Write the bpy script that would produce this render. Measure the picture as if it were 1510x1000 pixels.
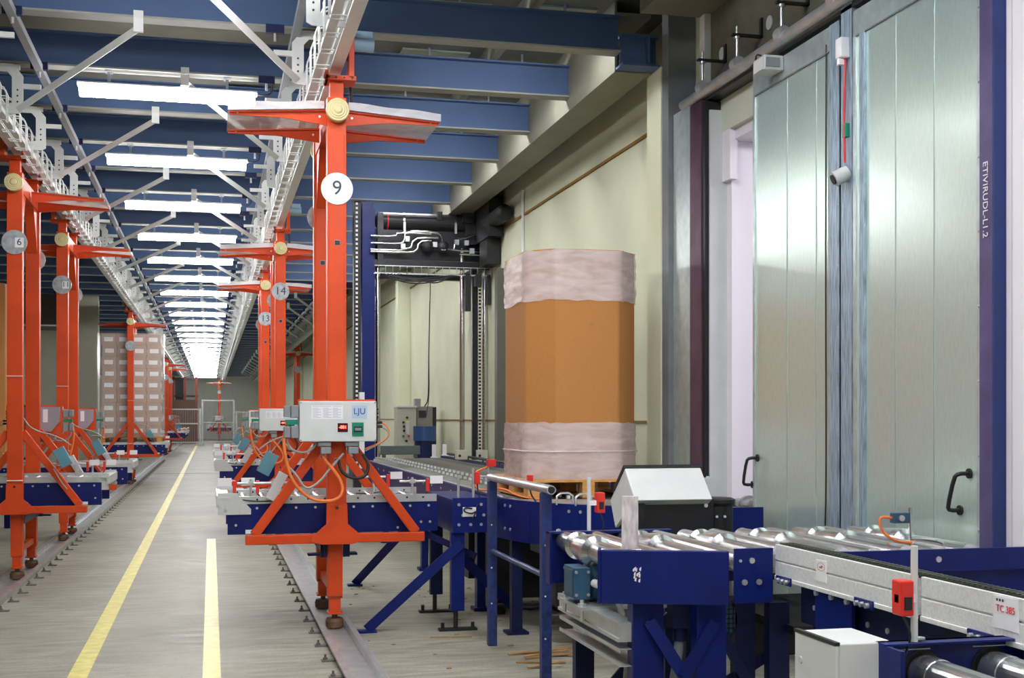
import bpy, bmesh, math, random
from mathutils import Vector, Matrix
random.seed(7)
PI = math.pi
scene = bpy.context.scene
for o in list(bpy.data.objects):
    bpy.data.objects.remove(o)
COL = scene.collection

# ---------------------------------------------------------------- camera
EYE = 1.6
FOC = 1850.0                      # focal length in pixels of a 1510 wide frame
YAW = math.atan((755 - 311) / FOC)
cd = bpy.data.cameras.new('camera')
cam = bpy.data.objects.new('camera', cd)
COL.objects.link(cam)
cam.location = (0, 0, EYE)
cam.rotation_euler = (PI / 2, 0, -YAW)
cd.sensor_width = 36.0
cd.lens = 36.0 * FOC / 1510.0
cd.shift_y = (616 - 500) / 1510.0
cd.clip_end = 300
scene.camera = cam

# ---------------------------------------------------------------- world, exposure
w = bpy.data.worlds.new('world')
scene.world = w
w.use_nodes = True
w.node_tree.nodes['Background'].inputs[0].default_value = (0.75, 0.85, 1.0, 1)
w.node_tree.nodes['Background'].inputs[1].default_value = 0.06
vs = scene.view_settings
vs.view_transform = 'Standard'
vs.look = 'None'
vs.gamma = 1.0
vs.use_curve_mapping = False
vs.exposure = 1.4
LAMP_POWER = 19.0                  # emission of the tube diffusers
SIDE_POWER = 30.0                  # lamps added unseen between the beams over the right line
GATE_POWER = 30.0                  # strip lights of the cold room behind the gate

# ---------------------------------------------------------------- materials
MATS = {}
def mat(name, col, rough=0.5, metal=0.0, var=0.08, scale=6.0, bump=0.0, stretch=None, spec=0.5):
    if name in MATS:
        return MATS[name]
    m = bpy.data.materials.new(name)
    m.use_nodes = True
    nt = m.node_tree
    b = nt.nodes['Principled BSDF']
    b.inputs['Roughness'].default_value = rough
    b.inputs['Metallic'].default_value = metal
    b.inputs['Specular IOR Level'].default_value = spec
    tc = nt.nodes.new('ShaderNodeTexCoord')
    mp = nt.nodes.new('ShaderNodeMapping')
    if stretch:
        mp.inputs['Scale'].default_value = stretch
    nz = nt.nodes.new('ShaderNodeTexNoise')
    nz.inputs['Scale'].default_value = scale
    nz.inputs['Detail'].default_value = 6
    nt.links.new(tc.outputs['Object'], mp.inputs['Vector'])
    nt.links.new(mp.outputs['Vector'], nz.inputs['Vector'])
    r = nt.nodes.new('ShaderNodeMapRange')
    r.inputs['From Min'].default_value = 0.3
    r.inputs['From Max'].default_value = 0.7
    r.inputs['To Min'].default_value = 1 - var
    r.inputs['To Max'].default_value = 1 + var
    nt.links.new(nz.outputs['Fac'], r.inputs['Value'])
    mx = nt.nodes.new('ShaderNodeMix')
    mx.data_type = 'RGBA'
    mx.blend_type = 'MULTIPLY'
    mx.inputs[0].default_value = 1.0
    mx.inputs[6].default_value = (*col, 1)
    nt.links.new(r.outputs['Result'], mx.inputs[7])
    nt.links.new(mx.outputs[2], b.inputs['Base Color'])
    if bump:
        bp = nt.nodes.new('ShaderNodeBump')
        bp.inputs['Strength'].default_value = bump
        bp.inputs['Distance'].default_value = 0.01
        nt.links.new(nz.outputs['Fac'], bp.inputs['Height'])
        nt.links.new(bp.outputs['Normal'], b.inputs['Normal'])
    MATS[name] = m
    return m

def emit(name, col, strength):
    if name in MATS:
        return MATS[name]
    m = bpy.data.materials.new(name)
    m.use_nodes = True
    b = m.node_tree.nodes['Principled BSDF']
    b.inputs['Base Color'].default_value = (*[min(1, c) for c in col], 1)
    b.inputs['Emission Color'].default_value = (*col, 1)
    b.inputs['Emission Strength'].default_value = strength
    MATS[name] = m
    return m

def film(name, tint, alpha, rough=0.25):
    """thin wrinkled polythene: part see-through, part whitish, glossy"""
    m = bpy.data.materials.new(name)
    m.use_nodes = True
    nt = m.node_tree
    b = nt.nodes['Principled BSDF']
    b.inputs['Base Color'].default_value = (*tint, 1)
    b.inputs['Roughness'].default_value = rough
    tc = nt.nodes.new('ShaderNodeTexCoord')
    mp = nt.nodes.new('ShaderNodeMapping')
    mp.inputs['Scale'].default_value = (1, 1, 3.5)
    nz = nt.nodes.new('ShaderNodeTexNoise')
    nz.inputs['Scale'].default_value = 4
    nz.inputs['Detail'].default_value = 4
    nz.inputs['Distortion'].default_value = 0.8
    nt.links.new(tc.outputs['Object'], mp.inputs['Vector'])
    nt.links.new(mp.outputs['Vector'], nz.inputs['Vector'])
    bp = nt.nodes.new('ShaderNodeBump')
    bp.inputs['Strength'].default_value = 0.25
    bp.inputs['Distance'].default_value = 0.02
    nt.links.new(nz.outputs['Fac'], bp.inputs['Height'])
    nt.links.new(bp.outputs['Normal'], b.inputs['Normal'])
    r = nt.nodes.new('ShaderNodeMapRange')
    r.inputs['From Min'].default_value = 0.35
    r.inputs['From Max'].default_value = 0.7
    r.inputs['To Min'].default_value = alpha * 0.85
    r.inputs['To Max'].default_value = min(1, alpha * 1.2)
    nt.links.new(nz.outputs['Fac'], r.inputs['Value'])
    nt.links.new(r.outputs['Result'], b.inputs['Alpha'])
    MATS[name] = m
    return m

ORANGE = mat('orange_paint', (0.66, 0.068, 0.010), 0.45, var=0.10, scale=3, spec=0.3)
NAVY = mat('navy_paint', (0.003, 0.012, 0.125), 0.40, var=0.18, scale=5, spec=0.28)
NAVY2 = mat('dark_navy_paint', (0.008, 0.013, 0.06), 0.45, var=0.2, scale=5, spec=0.25)
GALV = mat('galvanised_steel', (0.62, 0.65, 0.66), 0.36, 0.75, var=0.12, scale=9)
ALU = mat('brushed_aluminium', (0.80, 0.81, 0.80), 0.42, 0.25, var=0.10, scale=8, stretch=(1, 12, 12))
ROLL = mat('roller_steel', (0.56, 0.58, 0.58), 0.27, 0.92, var=0.14, scale=14)
WHITEP = mat('white_paint', (0.66, 0.68, 0.67), 0.45, var=0.04)
LGREY = mat('light_grey_paint', (0.55, 0.57, 0.57), 0.45, var=0.04)
MGREY = mat('mid_grey_plastic', (0.24, 0.26, 0.28), 0.5, var=0.06)
BLACK = mat('black_rubber', (0.012, 0.012, 0.014), 0.5, var=0.2)
DARK = mat('dark_machine_steel', (0.022, 0.022, 0.026), 0.4, 0.3, var=0.3, scale=12)
CHROME = mat('chrome_rod', (0.7, 0.7, 0.7), 0.12, 1.0, var=0.03)
TEAL = mat('teal_box_paint', (0.10, 0.27, 0.34), 0.5, var=0.06)
MOTOR = mat('motor_blue_paint', (0.025, 0.085, 0.15), 0.45, var=0.12)
YELLOWDISC = mat('cream_rubber', (0.66, 0.57, 0.30), 0.55, var=0.06)
RED = mat('red_plastic', (0.75, 0.03, 0.02), 0.35, var=0.06)
ORCABLE = mat('orange_cable', (0.85, 0.20, 0.04), 0.45, var=0.05)
GRCABLE = mat('grey_cable', (0.35, 0.34, 0.31), 0.5, var=0.05)
GREEN = mat('green_switch', (0.0, 0.22, 0.13), 0.4, var=0.05)
PAPER = mat('white_paper', (0.82, 0.82, 0.84), 0.6, var=0.03)
INKRED = mat('red_ink', (0.75, 0.06, 0.06), 0.6, var=0.05)
INKDARK = mat('dark_ink', (0.02, 0.04, 0.07), 0.5, var=0.05)
INKNAVY = mat('navy_ink', (0.02, 0.03, 0.20), 0.5, var=0.05)
INKGREY = mat('grey_ink', (0.45, 0.45, 0.58), 0.6, var=0.05)
INKBROWN = mat('brown_ink', (0.35, 0.20, 0.08), 0.6, var=0.05)
LOGOBLUE = mat('pale_blue_plate', (0.42, 0.55, 0.72), 0.5, var=0.05)
CARD = mat('corrugated_cardboard', (0.48, 0.205, 0.05), 0.75, var=0.07, scale=30, stretch=(8, 8, 1))
CARD2 = mat('brown_carton_board', (0.42, 0.26, 0.17), 0.75, var=0.07, scale=10)
WOOD = mat('pallet_wood', (0.62, 0.31, 0.09), 0.7, var=0.18, scale=6, stretch=(2, 14, 14))
DEBRIS = mat('splintered_wood', (0.40, 0.24, 0.10), 0.8, var=0.25, scale=12)
STAKE = mat('whitewashed_wood', (0.62, 0.56, 0.58), 0.75, var=0.30, scale=16, stretch=(3, 3, 1))
RUST = mat('brown_wheel_rubber', (0.13, 0.065, 0.035), 0.6, var=0.25, scale=20)
BEAMM = mat('blue_grey_beam_paint', (0.066, 0.116, 0.235), 0.6, var=0.07, scale=2.5, spec=0.3)
GIRDM = mat('olive_girder_paint', (0.20, 0.20, 0.15), 0.6, var=0.10, scale=3)
DECKM = mat('roof_deck_panel', (0.10, 0.10, 0.075), 0.7, var=0.15, scale=2)
DECKL = mat('pale_deck_panel', (0.30, 0.31, 0.20), 0.7, var=0.10, scale=2)
GRATEM = mat('grating_steel', (0.55, 0.58, 0.62), 0.5, 0.4, var=0.05)
WALLM = mat('cream_concrete', (0.65, 0.685, 0.505), 0.85, var=0.05, scale=1.6, bump=0.05)
PIERM = mat('grey_green_concrete', (0.60, 0.63, 0.53), 0.85, var=0.05, scale=1.6)
JOINTM = mat('brown_joint_sealant', (0.25, 0.15, 0.03), 0.8, var=0.2)
ENDW = mat('pale_end_wall', (0.80, 0.83, 0.74), 0.8, var=0.04)
CLIPM = mat('dull_clip_steel', (0.16, 0.155, 0.135), 0.6, 0.2, var=0.2)
SEAM = mat('pale_joint', (0.60, 0.56, 0.36), 0.8, var=0.1)
COLDW = mat('cold_room_panel', (0.80, 0.76, 0.82), 0.45, var=0.03, scale=2)
DOORM = mat('galvanised_door_sheet', (0.60, 0.73, 0.67), 0.28, 0.55, var=0.05, scale=60, stretch=(1, 1, 0.25))
DOORT = mat('galvanised_door_trim', (0.55, 0.63, 0.62), 0.36, 0.6, var=0.12, scale=12)
DOORSEAM = mat('door_seam_steel', (0.42, 0.52, 0.48), 0.4, 0.5, var=0.05)
DOORS = mat('blue_stained_strip', (0.33, 0.43, 0.52), 0.45, 0.4, var=0.45, scale=14, stretch=(1, 6, 0.5))
REDPOST = mat('primed_red_post', (0.10, 0.045, 0.075), 0.5, 0.2, var=0.3, scale=5)
BLUEPOST = mat('purple_blue_post', (0.085, 0.065, 0.17), 0.45, 0.1, var=0.25, scale=6)
BLUEEDGE = mat('deep_blue_edge', (0.015, 0.035, 0.16), 0.5, var=0.1)
JAMBG = mat('grey_jamb_steel', (0.17, 0.185, 0.20), 0.55, 0.1, var=0.15, scale=4)
YLINE = None
FILMW = film('shrink_film', (0.96, 0.93, 0.95), 0.45)
FILMB = film('pallet_stretch_film', (0.95, 0.95, 0.97), 0.20, 0.15)
FILMR = film('wing_cover_film', (0.95, 0.90, 0.91), 0.60)
GLOW = emit('fluorescent_diffuser', (1.0, 0.985, 1.0), LAMP_POWER)
SIDEGLOW = emit('added_near_tube', (1.0, 0.985, 1.0), SIDE_POWER)
LINEGLOW = emit('added_line_tube', (1.0, 0.985, 1.0), SIDE_POWER * 0.66)
SHADEC = mat('shaded_lintel_concrete', (0.12, 0.118, 0.085), 0.9, var=0.12, scale=8, bump=0.2)
COLDGLOW = emit('cold_room_tube', (1.0, 0.96, 1.0), GATE_POWER)
LED = emit('red_led_digits', (1.0, 0.05, 0.03), 6.0)

def glossy_floor():
    m = bpy.data.materials.new('worn_concrete_floor')
    m.use_nodes = True
    nt = m.node_tree
    b = nt.nodes['Principled BSDF']
    tc = nt.nodes.new('ShaderNodeTexCoord')
    n1 = nt.nodes.new('ShaderNodeTexNoise')
    n1.inputs['Scale'].default_value = 0.9
    n1.inputs['Detail'].default_value = 9
    n1.inputs['Roughness'].default_value = 0.65
    mp = nt.nodes.new('ShaderNodeMapping')
    mp.inputs['Scale'].default_value = (0.45, 2.4, 1)
    n2 = nt.nodes.new('ShaderNodeTexNoise')
    n2.inputs['Scale'].default_value = 5
    n2.inputs['Roughness'].default_value = 0.7
    n2.inputs['Detail'].default_value = 8
    n3 = nt.nodes.new('ShaderNodeTexNoise')
    n3.inputs['Scale'].default_value = 60
    n3.inputs['Detail'].default_value = 4
    nt.links.new(tc.outputs['Object'], n1.inputs['Vector'])
    nt.links.new(tc.outputs['Object'], mp.inputs['Vector'])
    nt.links.new(mp.outputs['Vector'], n2.inputs['Vector'])
    nt.links.new(tc.outputs['Object'], n3.inputs['Vector'])
    def ramp(src, a, b_, c0, c1):
        r = nt.nodes.new('ShaderNodeValToRGB')
        r.color_ramp.elements[0].position = a
        r.color_ramp.elements[1].position = b_
        r.color_ramp.elements[0].color = (*c0, 1)
        r.color_ramp.elements[1].color = (*c1, 1)
        nt.links.new(src, r.inputs['Fac'])
        return r.outputs['Color']
    c1 = ramp(n1.outputs['Fac'], 0.32, 0.68, (0.31, 0.30, 0.235), (0.43, 0.42, 0.35))
    c2 = ramp(n2.outputs['Fac'], 0.30, 0.62, (0.50, 0.49, 0.45), (1.10, 1.10, 1.10))
    c3 = ramp(n3.outputs['Fac'], 0.30, 0.46, (0.72, 0.70, 0.66), (1.0, 1.0, 1.0))
    prev = c1
    for c in (c2, c3):
        mx = nt.nodes.new('ShaderNodeMix')
        mx.data_type = 'RGBA'
        mx.blend_type = 'MULTIPLY'
        mx.inputs[0].default_value = 1
        nt.links.new(prev, mx.inputs[6])
        nt.links.new(c, mx.inputs[7])
        prev = mx.outputs[2]
    nt.links.new(prev, b.inputs['Base Color'])
    r = nt.nodes.new('ShaderNodeMapRange')
    r.inputs['From Min'].default_value = 0.3
    r.inputs['From Max'].default_value = 0.7
    r.inputs['To Min'].default_value = 0.42
    r.inputs['To Max'].default_value = 0.72
    b.inputs['Specular IOR Level'].default_value = 0.4
    nt.links.new(n2.outputs['Fac'], r.inputs['Value'])
    nt.links.new(r.outputs['Result'], b.inputs['Roughness'])
    bp = nt.nodes.new('ShaderNodeBump')
    bp.inputs['Strength'].default_value = 0.12
    bp.inputs['Distance'].default_value = 0.01
    nt.links.new(n2.outputs['Fac'], bp.inputs['Height'])
    nt.links.new(bp.outputs['Normal'], b.inputs['Normal'])
    return m
FLOORM = glossy_floor()
YLINE = mat('worn_yellow_paint', (0.74, 0.66, 0.16), 0.45, var=0.16, scale=11)

# ---------------------------------------------------------------- mesh builder
ORG = {}
class MB:
    def __init__(s):
        s.v = []; s.f = []; s.mi = []; s.sm = []; s.mats = []
    def _m(s, m):
        if m is None:
            return 0
        if m not in s.mats:
            s.mats.append(m)
        return s.mats.index(m)
    def add(s, vs, fs, m=None, smooth=False):
        b = len(s.v)
        k = s._m(m)
        s.v += [Vector(p) for p in vs]
        for f in fs:
            s.f.append([b + i for i in f]); s.mi.append(k); s.sm.append(smooth)
        return s
    def bx(s, x0, x1, y0, y1, z0, z1, m=None, rot=None, piv=None):
        if x0 > x1: x0, x1 = x1, x0
        if y0 > y1: y0, y1 = y1, y0
        if z0 > z1: z0, z1 = z1, z0
        P = [Vector(p) for p in ((x0,y0,z0),(x1,y0,z0),(x1,y1,z0),(x0,y1,z0),(x0,y0,z1),(x1,y0,z1),(x1,y1,z1),(x0,y1,z1))]
        if rot is not None:
            c = Vector(piv) if piv is not None else Vector(((x0+x1)/2,(y0+y1)/2,(z0+z1)/2))
            P = [c + rot @ (p - c) for p in P]
        return s.add(P, [(0,3,2,1),(4,5,6,7),(0,1,5,4),(1,2,6,5),(2,3,7,6),(3,0,4,7)], m)
    def bar(s, p, q, wdt, dep, m=None, ref=(0, 1, 0)):
        """rectangular bar from p to q; width across ref, depth along ref"""
        p = Vector(p); q = Vector(q)
        d = (q - p).normalized()
        r = Vector(ref)
        r = (r - d * r.dot(d)).normalized()
        u = d.cross(r)
        P = []
        for c in (p, q):
            for a, b in ((-1,-1),(1,-1),(1,1),(-1,1)):
                P.append(c + u * (a * wdt / 2) + r * (b * dep / 2))
        return s.add(P, [(0,3,2,1),(4,5,6,7),(0,1,5,4),(1,2,6,5),(2,3,7,6),(3,0,4,7)], m)
    def cyl(s, p, q, r0, r1=None, n=16, m=None, caps=True):
        r1 = r0 if r1 is None else r1
        p = Vector(p); q = Vector(q)
        d = (q - p).normalized()
        a = d.orthogonal().normalized(); b = d.cross(a)
        P = []
        for c, r in ((p, r0), (q, r1)):
            for i in range(n):
                t = 2 * PI * i / n
                P.append(c + a * (r * math.cos(t)) + b * (r * math.sin(t)))
        s.add(P, [(i, (i+1) % n, n + (i+1) % n, n + i) for i in range(n)], m, True)
        if caps:
            s.add(P[:n], [tuple(range(n))[::-1]], m)
            s.add(P[n:], [tuple(range(n))], m)
        return s
    def lathe(s, p, d, prof, n=24, m=None):
        """prof: list of (distance along d, radius)"""
        p = Vector(p); d = Vector(d).normalized()
        a = d.orthogonal().normalized(); b = d.cross(a)
        P = []
        for h, r in prof:
            r = max(r, 1e-4)
            for i in range(n):
                t = 2 * PI * i / n
                P.append(p + d * h + a * (r * math.cos(t)) + b * (r * math.sin(t)))
        F = []
        for k in range(len(prof) - 1):
            for i in range(n):
                F.append((k*n+i, k*n+(i+1) % n, (k+1)*n+(i+1) % n, (k+1)*n+i))
        s.add(P, F, m, False)
        s.add(P[:n], [tuple(range(n))[::-1]], m)
        s.add(P[-n:], [tuple(range(n))], m)
        return s
    def prism(s, poly, axis, a, b, m=None):
        """poly in the two other axes (order x,y,z kept), extruded from a to b along axis"""
        def pt(u, v, h):
            return (h, u, v) if axis == 'x' else ((u, h, v) if axis == 'y' else (u, v, h))
        n = len(poly)
        P = [pt(u, v, a) for u, v in poly] + [pt(u, v, b) for u, v in poly]
        return s.add(P, [tuple(range(n))[::-1], tuple(range(n, 2*n))] + [(i, (i+1) % n, n+(i+1) % n, n+i) for i in range(n)], m)
    def tube(s, pts, r, n=8, m=None, closed=False, smooth=2):
        pts = [Vector(p) for p in pts]
        if smooth and len(pts) > 2:
            for _ in range(smooth):
                q = [pts[0]]
                for i in range(len(pts) - 1):
                    q += [pts[i].lerp(pts[i+1], 0.25), pts[i].lerp(pts[i+1], 0.75)]
                q.append(pts[-1])
                pts = q
        a = None
        P = []
        N = len(pts)
        for i, p in enumerate(pts):
            d = (pts[min(i+1, N-1)] - pts[max(i-1, 0)]).normalized()
            if a is None:
                a = d.orthogonal().normalized()
            else:
                a = (a - d * a.dot(d)).normalized()
            b = d.cross(a)
            for k in range(n):
                t = 2 * PI * k / n
                P.append(p + a * (r * math.cos(t)) + b * (r * math.sin(t)))
        F = [(i*n+k, i*n+(k+1) % n, (i+1)*n+(k+1) % n, (i+1)*n+k) for i in range(N-1) for k in range(n)]
        s.add(P, F, m, True)
        s.add(P[:n], [tuple(range(n))[::-1]], m)
        s.add(P[-n:], [tuple(range(n))], m)
        return s
    def build(s, name, m=None, parent=None, bevel=0.0, label=None):
        root = parent
        while root is not None and root.parent is not None:
            root = root.parent
        org = ORG.get(root.name, Vector()) if root is not None else Vector()
        me = bpy.data.meshes.new(name)
        me.from_pydata([p - org for p in s.v], [], s.f)
        ml = list(s.mats)
        if m is not None and m not in ml:
            ml.append(m)
        for x in ml:
            me.materials.append(x)
        base = ml.index(m) if m is not None else 0
        for i, p in enumerate(me.polygons):
            p.material_index = s.mi[i] if s.mats else 0
            p.use_smooth = s.sm[i]
        # faces added with m=None use the build material
        if s.mats and m is not None and s.none_faces():
            for i in s.none_faces():
                me.polygons[i].material_index = base
        bm = bmesh.new(); bm.from_mesh(me)
        bmesh.ops.recalc_face_normals(bm, faces=bm.faces)
        bm.to_mesh(me); bm.free()
        me.update()
        o = bpy.data.objects.new(name, me)
        COL.objects.link(o)
        if parent is not None:
            o.parent = parent
        if bevel:
            md = o.modifiers.new('bevel', 'BEVEL')
            md.width = bevel; md.segments = 2; md.limit_method = 'ANGLE'
            md.angle_limit = math.radians(40)
        if label:
            o['label'] = label
        return o
    def none_faces(s):
        return []

class MBX(MB):
    """builder whose default material is the build material and that also takes accents"""
    def __init__(s):
        super().__init__(); s.nf = []
    def add(s, vs, fs, m=None, smooth=False):
        i0 = len(s.f)
        super().add(vs, fs, m, smooth)
        if m is None:
            s.nf += list(range(i0, len(s.f)))
        return s
    def none_faces(s):
        return s.nf
B = MBX

def thing(name, label, cat, loc=(0, 0, 0), group=None):
    o = bpy.data.objects.new(name, None)
    o.empty_display_size = 0.1
    COL.objects.link(o)
    o.location = loc
    ORG[o.name] = Vector(loc)
    o['label'] = label; o['category'] = cat
    if group: o['group'] = group
    return o
def tag(o, label, cat, group=None, kind=None):
    o['label'] = label; o['category'] = cat
    if group: o['group'] = group
    if kind: o['kind'] = kind
    return o
def struct(o, label=None):
    o['kind'] = 'structure'
    if label: o['label'] = label
    return o
def copy_tree(o, parent=None):
    c = o.copy(); COL.objects.link(c)
    if parent is not None: c.parent = parent
    for ch in list(o.children):
        copy_tree(ch, c)
    return c

def text(name, s, size, loc, rot, m, parent=None, thick=0.0008, align='CENTER'):
    """raised lettering as mesh. rot is an euler; text faces local +Z"""
    cu = bpy.data.curves.new(name, 'FONT')
    cu.body = s; cu.size = size; cu.align_x = align; cu.align_y = 'CENTER'
    cu.extrude = thick
    t = bpy.data.objects.new(name, cu)
    COL.objects.link(t)
    dg = bpy.context.evaluated_depsgraph_get()
    me = bpy.data.meshes.new_from_object(t.evaluated_get(dg))
    bpy.data.objects.remove(t)
    root = parent
    while root is not None and root.parent is not None:
        root = root.parent
    org = ORG.get(root.name, Vector()) if root is not None else Vector()
    from mathutils import Euler
    M = Matrix.Translation(Vector(loc) - org) @ Euler(rot).to_matrix().to_4x4()
    me.transform(M)
    me.name = name
    me.materials.clear(); me.materials.append(m)
    o = bpy.data.objects.new(name, me)
    COL.objects.link(o)
    if parent is not None: o.parent = parent
    return o
FACE_CAM = (PI / 2, 0, 0)          # reads when looking along +Y
FACE_BACK = (PI / 2, 0, PI)        # reads when looking along -Y
FACE_LEFT = (PI / 2, 0, -PI / 2)   # on a face turned to -X

def bolt(b, p, d, r=0.009, m=None, h=0.006):
    p = Vector(p); d = Vector(d)
    b.cyl(p, p + d * h, r, n=8, m=m or GALV)
# ================================================================ THE SETTING
struct(B().bx(-9, 3.86, -4, 96, -0.2, 0).build('floor', FLOORM))
struct(B().bx(-9, 4.2, -4, 96, 5.08, 5.25).build('ceiling', DECKM))
b = B()
b.bx(3.86, 4.16, -4, 6.0, 0, 5.08).bx(3.86, 4.16, 6.0, 8.95, 3.80, 5.08).bx(3.86, 4.16, 8.95, 96, 0, 5.08)
struct(b.build('wall_right', WALLM))
struct(B().bx(-9.2, -9, -4, 96, 0, 5.08).build('wall_left', WALLM))
struct(B().bx(-9, 4.2, 96, 96.2, 0, 5.08).build('wall_back', ENDW))
struct(B().bx(-9, 4.2, -4.2, -4, 0, 5.08).build('wall_front', WALLM))
# transverse wall pier on the left, behind the second carrier
struct(B().bx(-9, -2.80, 33.6, 34.0, 0, 5.08).build('wall_partition', PIERM))
# painted aisle lines
for n, (x0, x1) in enumerate(((-0.86, -0.74), (-0.05, 0.06))):
    struct(B().bx(x0, x1, -3, 74 if n == 0 else 17.0, 0, 0.003).build('trim_%d' % (n + 1), YLINE))
# expansion joint in the floor
struct(B().bx(-2.6, 2.0, 37.0, 37.06, 0, 0.004).build('trim_3', JAMBG))
TN = [4]
def trim(bld, m, bevel=0.0):
    o = bld.build('trim_%d' % TN[0], m, bevel=bevel)
    TN[0] += 1
    return struct(o)
# horizontal joints of the concrete wall
trim(B().bx(3.845, 3.87, 10.13, 95, 4.155, 4.185), JOINTM)
trim(B().bx(3.85, 3.87, 10.13, 95, 1.55, 1.572), JOINTM)
# concrete lintel above the gate, its shade put into a darker colour
trim(B().bx(3.852, 3.87, -3.9, 9.30, 4.07, 5.07), SHADEC)
# pilasters
for y in (9.955, 24.9, 39.9, 54.9, 69.9):
    trim(B().bx(3.61, 3.86, y - .175, y + .175, 0, 4.5), WALLM, 0.01)
# grey steel column and pale strip right of the first pilaster
trim(B().bx(3.62, 3.858, 9.63, 9.775, 0, 5.0), JAMBG)
trim(B().bx(3.80, 3.857, 9.30, 9.40, 4.05, 5.0), WHITEP)
# beams
FLANGE = mat('bounce_lit_flange', (0.26, 0.27, 0.24), 0.6, var=0.08)  # light bounced from the floor, put into a paler underside colour
beams_y = [9.9 + 1.5 * k for k in range(-8, 57)]
for y in beams_y:
    b = B()
    x0, x1 = -8.9, 3.279
    b.bx(x0, x1, y - .075, y + .075, 4.61, 4.625, FLANGE).bx(x0, x1, y - .075, y + .075, 4.895, 4.91)
    b.bx(x0, x1, y - .006, y + .006, 4.625, 4.895)
    trim(b, BEAMM)
# purlins of the roof deck over the beams
for x in (-7.5, -5.5, -3.5, -2.0, 1.35, 2.55):
    trim(B().bx(x - .03, x + .03, -4, 96, 4.911, 5.079), GIRDM)
# girder along the right wall, its lower far run and higher near run
b = B()
b.bx(3.28, 3.60, 9.99, 95.9, 4.49, 4.52).bx(3.28, 3.30, 9.99, 95.9, 4.52, 5.078).bx(3.30, 3.60, 9.99, 95.9, 4.96, 4.99)
trim(b, GIRDM)
trim(B().bx(3.30, 3.855, -3.9, 9.41, 4.80, 5.078), GIRDM)
b = B()   # blue bracket carrying the girder on the pilaster
b.bx(3.285, 3.61, 9.80, 9.98, 4.50, 4.52).bx(3.285, 3.61, 9.80, 9.98, 4.74, 4.76).bx(3.285, 3.50, 9.86, 9.885, 4.52, 4.74)
b.bx(3.51, 3.525, 9.80, 9.98, 4.52, 4.74).bx(3.53, 3.61, 9.90, 9.92, 4.52, 4.74)
trim(b, BEAMM)
# pale panels and gratings in the roof deck
for (x0, x1, y0, y1) in ((1.6, 2.4, 8.6, 9.7), (1.55, 2.3, 10.3, 11.2), (2.65, 3.2, 10.2, 11.3), (1.75, 2.4, 11.7, 12.7), (-3.3, -2.3, 11.6, 12.7),
                         (0.1, 0.5, 9.0, 9.8), (2.2, 3.2, 7.2, 8.2), (2.62, 3.2, 8.7, 9.7), (1.5, 2.4, 14.9, 15.8)):
    trim(B().bx(x0, x1, y0, y1, 5.062, 5.079), DECKL)
gp = []
for yb in (9.9, 11.4, 12.9, 14.4, 17.4):
    gp += [(-2.15, yb + .55), (0.18, yb + .55), (1.02, yb + .55)]
for gx, gy in gp:
    b = B()
    for i in range(7):
        b.bx(gx - .02 + i * .07, gx + i * .07, gy, gy + .5, 5.04, 5.06)
    for i in range(6):
        b.bx(gx - .02, gx + .42, gy + i * .096, gy + .02 + i * .096, 5.035, 5.055)
    b.bx(gx - .02, gx + .42, gy, gy + .5, 5.061, 5.079, BLACK)
    trim(b, GRATEM)

# ---------------------------------------------------------------- gate in the right wall
# cold room behind
b = B()
b.bx(7.0, 7.1, 2.9, 17, 0, 4.0).bx(4.16, 7.0, 16.9, 17, 0, 4.0).bx(4.16, 7.0, 2.9, 3.0, 0, 4.0)
b.bx(4.16, 7.1, 2.9, 17, 4.0, 4.1)
b.bx(4.165, 4.25, 3.0, 6.0, 0, 4.0).bx(4.165, 4.25, 8.95, 16.9, 0, 4.0)
for k in range(14):
    b.bx(6.993, 7.0, 3.5 + k, 3.512 + k, 0, 4.0, LGREY)
struct(b.build('wall_cold_room', COLDW))
struct(B().bx(3.87, 7.1, 2.9, 17, -0.2, -0.001).build('floor_cold_room', LGREY))
# white lining of the opening
b = B()
b.bx(3.84, 4.26, 8.86, 8.949, 0, 3.80).bx(3.84, 4.26, 6.0, 8.86, 3.70, 3.80).bx(3.84, 4.26, 6.001, 6.09, 0, 3.70)
b.bx(3.80, 3.86, 8.80, 8.949, 3.40, 3.78)
trim(b, COLDW)
# jamb left of the opening: galvanised sheet, red primed post, dark rubber edge
trim(B().bx(3.66, 3.859, 9.26, 9.625, 0, 4.06), DOORT)
trim(B().bx(3.66, 3.859, 9.03, 9.255, 0, 4.04), REDPOST)
trim(B().bx(3.67, 3.859, 8.975, 9.025, 0, 4.02), BLACK)
trim(B().bx(3.70, 3.859, 8.95, 8.97, 0, 3.95), LGREY)
# frieze over the opening behind the track
trim(B().bx(3.80, 3.859, 5.6, 9.0, 3.78, 4.06), PIERM)
# jamb right of the leaves, with the white cladding beyond
po = trim(B().bx(3.66, 3.859, 5.335, 5.44, 0, 4.6), BLUEPOST)
struct(text('trim_writing', 'ETIVIRUDL-L1.2', 0.055, (3.657, 5.39, 2.66), (PI / 2, PI / 2, -PI / 2), PAPER))
trim(B().bx(3.661, 3.859, 5.322, 5.334, 0, 4.6), BLUEEDGE)
b = B()
b.bx(3.725, 3.859, -3.9, 5.320, 0, 4.3)
for k in range(9):
    b.bx(3.722, 3.725, 5.27 - k * .5, 5.276 - k * .5, 0, 4.3, LGREY)
trim(b, COLDW)

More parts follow.
